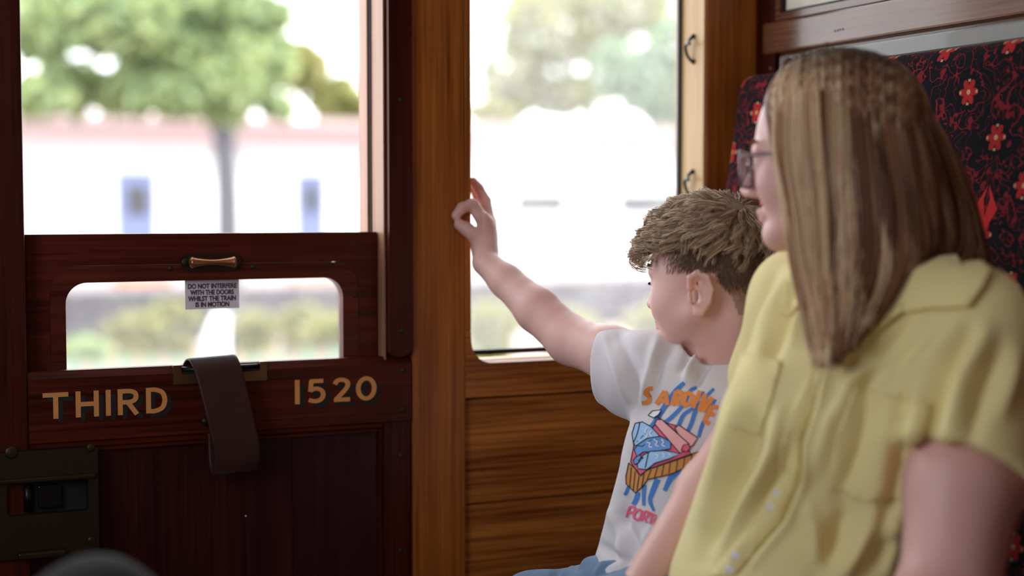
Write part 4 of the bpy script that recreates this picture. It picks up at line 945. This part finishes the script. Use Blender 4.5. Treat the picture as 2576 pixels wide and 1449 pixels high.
for k in range(210):
    s = rng.random()**1.0; depth = rng.random()**1.6*.020; wid = rng.uniform(.006, .018); tone = rng.choices(('light', 'mid', 'dark'), (3.0, .8, .8) if s < .36 else (.5, 1.1, 1.7))[0]  # lock tones vary; front ones skewed light to imitate window light
    ph, fq, am = rng.uniform(0, 6.28), rng.uniform(1.0, 2.2), rng.uniform(.001, .004); cut_ = rng.uniform(.90, 1.0) if rng.random() < .7 else rng.uniform(.72, .9)
    for j in range(34):
        sj = min(1, max(0, s+rng.gauss(0, wid))); g = guide(sj); 
        kk = np.linspace(0, (m-1)*min(1, cut_+rng.uniform(-.03, .03)), m); k0 = np.floor(kk).astype(int).clip(0, m-2); fr = (kk-k0)[:, None]; g = g[k0]*(1-fr)+g[k0+1]*fr
        dj = depth+rng.uniform(0, .004); wob = am*np.sin(ph+tt*fq*6.28)*tt
        spread = rng.gauss(0, .0022)*(.4+tt)
        g = g+VF*(dj*np.minimum(1, tt*4+.15))[:, None]+VR*(wob+spread)[:, None]-VF*(wob*.5)[:, None]
        e_ = ((g-G.p(-.010, 0, .028))@G.ax.T)/np.array([.099, .078, .085]); k_ = np.linalg.norm(e_, axis=1); inside = (k_ < 1.0+dj*0)
        tgt = 1.0+.05*rng.random(); f_ = np.maximum(1.0, tgt/np.maximum(k_, .3)); g = G.p(-.010, 0, .028)+(e_*f_[:, None]*np.array([.099, .078, .085]))@G.ax
        tones[tone].append(g)
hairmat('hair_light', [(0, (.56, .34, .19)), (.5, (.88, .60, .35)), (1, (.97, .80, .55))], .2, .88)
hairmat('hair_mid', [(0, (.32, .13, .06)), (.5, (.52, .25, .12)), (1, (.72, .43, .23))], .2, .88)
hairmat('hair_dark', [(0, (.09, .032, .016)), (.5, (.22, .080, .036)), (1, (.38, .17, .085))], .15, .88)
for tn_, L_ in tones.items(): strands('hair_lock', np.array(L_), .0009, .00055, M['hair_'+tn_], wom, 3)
# hair swept over to the far side of the parting, and the lit fringe edge
P = []
for k in range(900):
    s = rng.random(); a = rng.uniform(-.04, .045); st0 = G.p(a, .0+rng.uniform(-.01, .012), .114-.35*max(0, a)**1.0*.5-.3*max(0, -a)); side = -1
    e1 = G.p(a+.006, side*.055, .088-.2*max(0, a)); e2 = G.p(a+.004, side*.084, .03); e3 = G.p(a, side*.088, -.06); e4 = G.p(a*.9+.005, side*.086, -.15)
    q = np.array(spline([st0, e1, e2, e3, e4], 5))+nrg.normal(size=3)*.004; P.append(q)
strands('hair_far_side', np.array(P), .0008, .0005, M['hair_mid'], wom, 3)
# glasses
plain('frame_plastic', (.22, .16, .19), .2, Coat_Weight=.6, Alpha=.85); glass('lens', .02, (.86, .80, .86), False)
gs = empty('glasses'); gs.parent = wom; gc = G.p(.098, 0, -.016); gs.location = gc-np.array(wom.location); ORI[gs.name] = gc
for s in (1, -1):
    c0 = np.array([.0965, s*.0325, -.016]); loop = []
    for (a, b_) in rrect(-.0245, .0245, -.0215, .0195, (.012, .012, .008, .008), 5): loop.append(G.p(c0[0]-abs(a+s*.0)*.06-.12*max(0, s*a), c0[1]+a, c0[2]+b_))
    tube('lens_rim', loop+[loop[0], loop[1]], .0019, M['frame_plastic'], gs, 8)
    bm = bmesh.new(); f = bm.faces.new([bm.verts.new(p) for p in loop]); bmput('lens', bm, M['lens'], gs)
    tube('temple_arm', spline([G.p(.092, s*.0585, -.004), G.p(.06, s*.071, -.004), G.p(.0, s*.079, -.006), G.p(-.02, s*.079, -.02)], 5), .0018, M['frame_plastic'], gs, 8)
tube('bridge', spline([G.p(.096, .009, -.010), G.p(.101, 0, -.007), G.p(.096, -.009, -.010)], 4), .0018, M['frame_plastic'], gs, 8)
# brows and lashes
for who, h_, bv_, f0, u0, uu, m_ in ((wom, G, wom_bvh, .084, .007, -.012, 'hair_mid'), (boy, H, boy_bvh, .074, .012, -.006, 'hair_fade')):
    for s in (1, -1):
        P = []
        for k in range(90):
            a = rng.random(); b0 = bv_.find_nearest(Vector(h_.p(f0-.014*a, s*(.010+.036*a), u0+.004*math.sin(a*2.6)+rng.uniform(-.0022, .0022))))[0]
            d = nrm(h_.l*s*1.0+h_.u*.25+h_.f*.15); P.append([np.array(b0)+d*.005*t_+h_.f*.0005*t_ for t_ in (0, .5, 1)])
        strands('eyebrow', np.array(P), .00035, .0002, M[m_], who)
        P = []
        for k in range(45):
            a = k/44; b0 = bv_.find_nearest(Vector(h_.p(f0, s*(.019+.024*a), uu+.003*math.sin(a*3.1))))[0]
            P.append([np.array(b0)+(h_.f*.6+h_.l*s*(a-.3)*.9)*.0045*t_-h_.u*.003*t_*(1-t_) for t_ in (0, .5, 1)])
        strands('eyelash', np.array(P), .00025, .00015, M['letter_shadow'], who)
# dark rounded cloth shape at the lower left, not identified
dv = Vol([C(100, 1360, 1.2), C(420, 1600, 1.5)], .15, .008); dv.ell(C(225, 1665, 1.30), [VR, VF, VU], (.078, .09, .088), .02); dv.cone(C(255, 1510, 1.30), C(310, 1580, 1.32), .030, .035, .03)
V, F_ = dv.mesh(); V = relax(V, F_, 2)
mound = npmesh('cloth_mound', V, F_, M['dark_cloth']); tag(mound, 'dark grey rounded cloth shape in the lower left corner', 'mound')
# ------------------------------------------------------------------ outside
plain('render_white', (.68, .68, .68), .8); plain('door_blue', (.11, .13, .24), .6); plain('pane_grey', (.03, .03, .033), .3)
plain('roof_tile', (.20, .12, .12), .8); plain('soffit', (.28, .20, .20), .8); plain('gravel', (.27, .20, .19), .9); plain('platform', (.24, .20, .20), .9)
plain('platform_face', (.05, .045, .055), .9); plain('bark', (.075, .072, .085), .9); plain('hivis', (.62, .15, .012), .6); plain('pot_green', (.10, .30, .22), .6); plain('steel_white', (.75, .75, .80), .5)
plain('pale_paint', (.30, .25, .20), .7)
def leafmat(name, a, b_):
    t = NT(name); info = t.n('ShaderNodeNewGeometry'); c = t.mix(info.outputs['Random Per Island'], (*a, 1), (*b_, 1))
    b = t.bsdf(c, .6); ts = t.n('ShaderNodeBsdfTranslucent'); t.l(c, ts.inputs[0]); mx = t.n('ShaderNodeMixShader'); mx.inputs[0].default_value = .45
    t.l(b.outputs[0], mx.inputs[1]); t.l(ts.outputs[0], mx.inputs[2]); t.l(mx.outputs[0], t.out.inputs[0]); M[name] = t.m
leafmat('leaf_mid', (.17, .25, .13), (.42, .48, .22)); leafmat('leaf_dark', (.12, .20, .12), (.26, .36, .18)); leafmat('leaf_yellow', (.17, .20, .05), (.34, .31, .13))
GZ = -.35                                   # ground of the opposite platform, relative to the carriage floor
g = box('ground', -60, 120, .6, 160, -1.35, -1.3, M['gravel'], bev=0); g['kind'] = 'structure'
YBD = 32.0
bl = empty('station_building', (14, YBD, GZ), 'long white station building with blue doors and a tiled roof seen through the windows', 'building')
def bx(px, y): return wy(px, 525, y)[0]
def bz(px, py, y): return wy(px, py, y)[2]
zE = bz(500, 372, YBD)
box('wall', bx(-150, YBD), bx(2100, YBD), YBD, YBD+5, GZ, zE+.3, M['render_white'], bl, bev=0)
def leafcloud(name, blobs, n, size, mat, parent):
    V = np.empty((n*4, 3)); k = 0
    w = np.array([b[3]**2 for b in blobs]); w /= w.sum()
    for bi, cnt in enumerate(nrg.multinomial(n, w)):
        cx, cy, cz, rr, sq = blobs[bi]
        d = nrg.normal(size=(cnt, 3)); d /= np.linalg.norm(d, axis=1)[:, None]; rad = rr*nrg.uniform(.55, 1.02, (cnt, 1)); c = d*rad*np.array([1, 1, sq])+np.array([cx, cy, cz])
        a = nrg.normal(size=(cnt, 3)); a /= np.linalg.norm(a, axis=1)[:, None]; b_ = np.cross(a, nrg.normal(size=(cnt, 3))); b_ /= np.linalg.norm(b_, axis=1)[:, None]
        s = size*nrg.uniform(.6, 1.3, (cnt, 1))
        q = np.stack([c-a*s, c+b_*s*.55, c+a*s, c-b_*s*.55], 1).reshape(-1, 3); V[k:k+len(q)] = q; k += len(q)
    F = np.arange(n*4).reshape(-1, 4)
    return npmesh(name, V[:k], F[:k//4], mat, parent, False)
def doorway(px0, px1, pyt, w0, w1, wt, wb_):
    x0, x1 = bx(px0, YBD), bx(px1, YBD); zt = bz((px0+px1)/2, pyt, YBD)
    d = box('door', x0, x1, YBD-.06, YBD+.02, GZ, zt, M['door_blue'], bl, bev=.01)
    box('door_pane', bx(w0, YBD), bx(w1, YBD), YBD-.09, YBD-.05, bz(w0, wb_, YBD), bz(w0, wt, YBD), M['pane_grey'], d, bev=.005)
doorway(292, 393, 432, 318, 372, 466, 541); doorway(744, 819, 437, 764, 800, 466, 534)
def pane(px0, px1, py0, py1):
    box('window', bx(px0, YBD), bx(px1, YBD), YBD-.05, YBD+.02, bz((px0+px1)/2, py1, YBD), bz((px0+px1)/2, py0, YBD), M['pane_grey'], bl, bev=.01)
pane(1296, 1424, 486, 536); pane(1556, 1704, 486, 538)
box('soffit', bx(-150, YBD), bx(2100, YBD), YBD-.5, YBD+.1, zE+.05, zE+.42, M['soffit'], bl, bev=.01)
prism('roof', [(YBD-.6, zE+.42), (YBD-.6, zE+.50), (YBD+2.5, zE+.85), (YBD+5.5, zE+.5), (YBD+5.5, zE+.42)], bx(-150, YBD), bx(2100, YBD), M['roof_tile'], bl, axis='x')
# far platform
pl = empty('platform', (12, 28, -1.3)); tag(pl, kind='structure')
yp = 24.5
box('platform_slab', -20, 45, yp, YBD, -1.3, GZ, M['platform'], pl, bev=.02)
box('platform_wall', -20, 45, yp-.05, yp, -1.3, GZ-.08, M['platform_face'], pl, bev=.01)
def barrier(px0, px1, label):
    yb = yp+.3; e = empty('barrier_board', (bx((px0+px1)/2, yb), yb, GZ), label, 'barrier', 'orange boards on the far platform edge')
    x0, x1 = bx(px0, yb), bx(px1, yb)
    box('board', x0, x1, yb, yb+.04, GZ+.03, bz((px0+px1)/2, 700, yb), M['hivis'], e, bev=.01)
    for s in (x0+.15, x1-.15): box('foot', s-.03, s+.03, yb-.06, yb+.12, GZ, GZ+.06, M['bark'], e, bev=.005)
barrier(278, 432, 'low orange board on the far platform seen left of the door sticker')
barrier(722, 845, 'low orange board on the far platform seen right of the door sticker')
# trees
def tree(name, label, px, y, trunk_w, blobs, n, size, mat, trunk=True, group='trees behind and before the station'):
    x = bx(px, y); zb = -1.3 if y < yp else GZ
    e = empty(name, (x, y, zb), label, 'tree', group)
    B = [(bx(a, y+dy), y+dy, bz(a, b_, y+dy), r*y/3800, s) for a, b_, r, dy, s in blobs]
    leafcloud('foliage', B, n, size, M[mat], e)['kind'] = 'stuff'
    zt = bz(px, blobs[0][1], y)
    pts = spline([(x, y, zb), (x+.02, y, zb*.4+zt*.6), (x-.08, y, zt)], 6)
    tube('trunk', pts, np.linspace(trunk_w, trunk_w*.7, len(pts)), M['bark'], e, 10)
    if trunk:
        for s in (-1, 1): tube('branch', spline([(x-.05, y, zt*.75+zb*.25), (x+s*.7, y+.1, zt), (x+s*1.5, y, zt+1)], 5), np.linspace(trunk_w*.5, .04, 11), M['bark'], e, 8)
tree('broadleaf_tree', 'green tree with a grey trunk standing before the white station wall', 569, 22.0, .23,
     [(575, 225, 115, 0, .7), (430, 140, 150, 1, .8), (650, 150, 110, 0, .8), (330, 235, 105, .5, .6), (190, 220, 110, 1, .7), (110, 60, 130, 0, .8), (300, 40, 150, 0, .8), (520, 20, 150, 1, .8), (660, 40, 90, 0, .7), (100, 240, 90, 0, .6), (700, 270, 55, 0, .6), (450, 250, 90, 0, .6), (565, 295, 55, 0, .5)], 7500, .17, 'leaf_mid', False)
tree('pale_tree', 'pale feathery tree behind the station roof left of the oak post', 860, 42.0, .2,
     [(850, 250, 80, 0, .8), (760, 170, 80, 0, .9), (900, 290, 60, 0, .6)], 900, .3, 'leaf_yellow', False)
tree('garden_tree', 'dark green tree behind the roof at the right of the fixed window', 1640, 40.0, .2,
     [(1640, 230, 110, 0, .8), (1555, 180, 80, 0, 1.2), (1720, 130, 130, 0, .9), (1700, 290, 90, 0, .5)], 2600, .22, 'leaf_dark', False)
tree('garden_tree', 'broad yellow green tree high in the fixed window', 1480, 46.0, .2,
     [(1400, 60, 190, 0, .7), (1560, 20, 160, 0, .7), (1300, 190, 120, 0, .8), (1420, 240, 130, 0, .5), (1250, 280, 90, 0, .5)], 2800, .30, 'leaf_yellow', False)
# bushes along the track edge
def bush(px, py, y, r, mat, label, n=500):
    x = bx(px, y); z = bz(px, py, y); rr = r*y/3800
    e = empty('shrub', (x, y, -1.3), label, 'shrub', 'shrubs beside the far platform')
    leafcloud('foliage', [(x, y, z, rr, .7), (x-rr*.8, y+.1, z-rr*.25, rr*.7, .7), (x+rr*.8, y, z-rr*.25, rr*.7, .7), (x, y, (z-1.3)/2, rr*.95, max(.8, (z+1.3)*.5/rr)), (x-rr*.5, y, z*.3-.9, rr*.6, 1.0), (x+rr*.5, y, z*.3-.9, rr*.6, 1.0)], n*2, .09, M[mat], e)['kind'] = 'stuff'
    for s in (-.3, .3): tube('stem', [(x+s*rr, y, -1.3), (x+s*rr*.6, y, z)], .03, M['bark'], e, 6)
bush(205, 880, 15, 50, 'leaf_mid', 'small bright green shrub at the left end of the lower pane')
bush(330, 820, 19, 55, 'leaf_yellow', 'straw coloured shrub low in the pane below the left orange bench')
bush(430, 790, 20, 60, 'leaf_yellow', 'yellow green shrub just left of the white handrail')
bush(640, 815, 19, 55, 'leaf_yellow', 'straw coloured shrub just right of the white handrail')
bush(760, 800, 20, 60, 'leaf_yellow', 'yellow green shrub below the right orange bench')
bush(840, 830, 17, 75, 'leaf_yellow', 'tall pale shrub at the right end of the lower pane')
for i, px in enumerate((1230, 1440, 1650)):
    bush(px, 800+18*(i % 2), 18, 72, 'leaf_yellow', ['straw shrub nearest the oak post', 'middle straw shrub of three', 'straw shrub nearest the corner pillar'][i]+' low in the fixed window', 600)
hr = empty('ramp_handrail', (bx(535, 16), 16, -1.3), 'white sloping handrail beyond the lower door pane', 'handrail')
a, b_ = wy(522, 872, 16), wy(562, 790, 16); tube('rail_bar', [a, b_], .09, M['steel_white'], hr); tube('rail_post', [(a[0], 16, -1.3), a], .05, M['steel_white'], hr); tube('rail_post', [(b_[0], 16, -1.3), b_], .05, M['steel_white'], hr)
fe = empty('picket_fence', (bx(520, 13), 13, -1.3), 'low picket fence with green and cream pales along the track', 'fence')
for i in range(40):
    px = 90+22*i; x = bx(px, 13); zt = bz(500, 893, 13)+rng.uniform(-.02, .02)
    box('pale', x-.022, x+.022, 13, 13.03, -1.3, zt, M['pot_green'] if i % 3 == 1 else M['pale_paint'], fe, bev=.004)
for z in (bz(500, 915, 13), -1.0): box('fence_rail', bx(60, 13), bx(1000, 13), 13.03, 13.07, z-.03, z+.03, M['pale_paint'], fe, bev=.004)
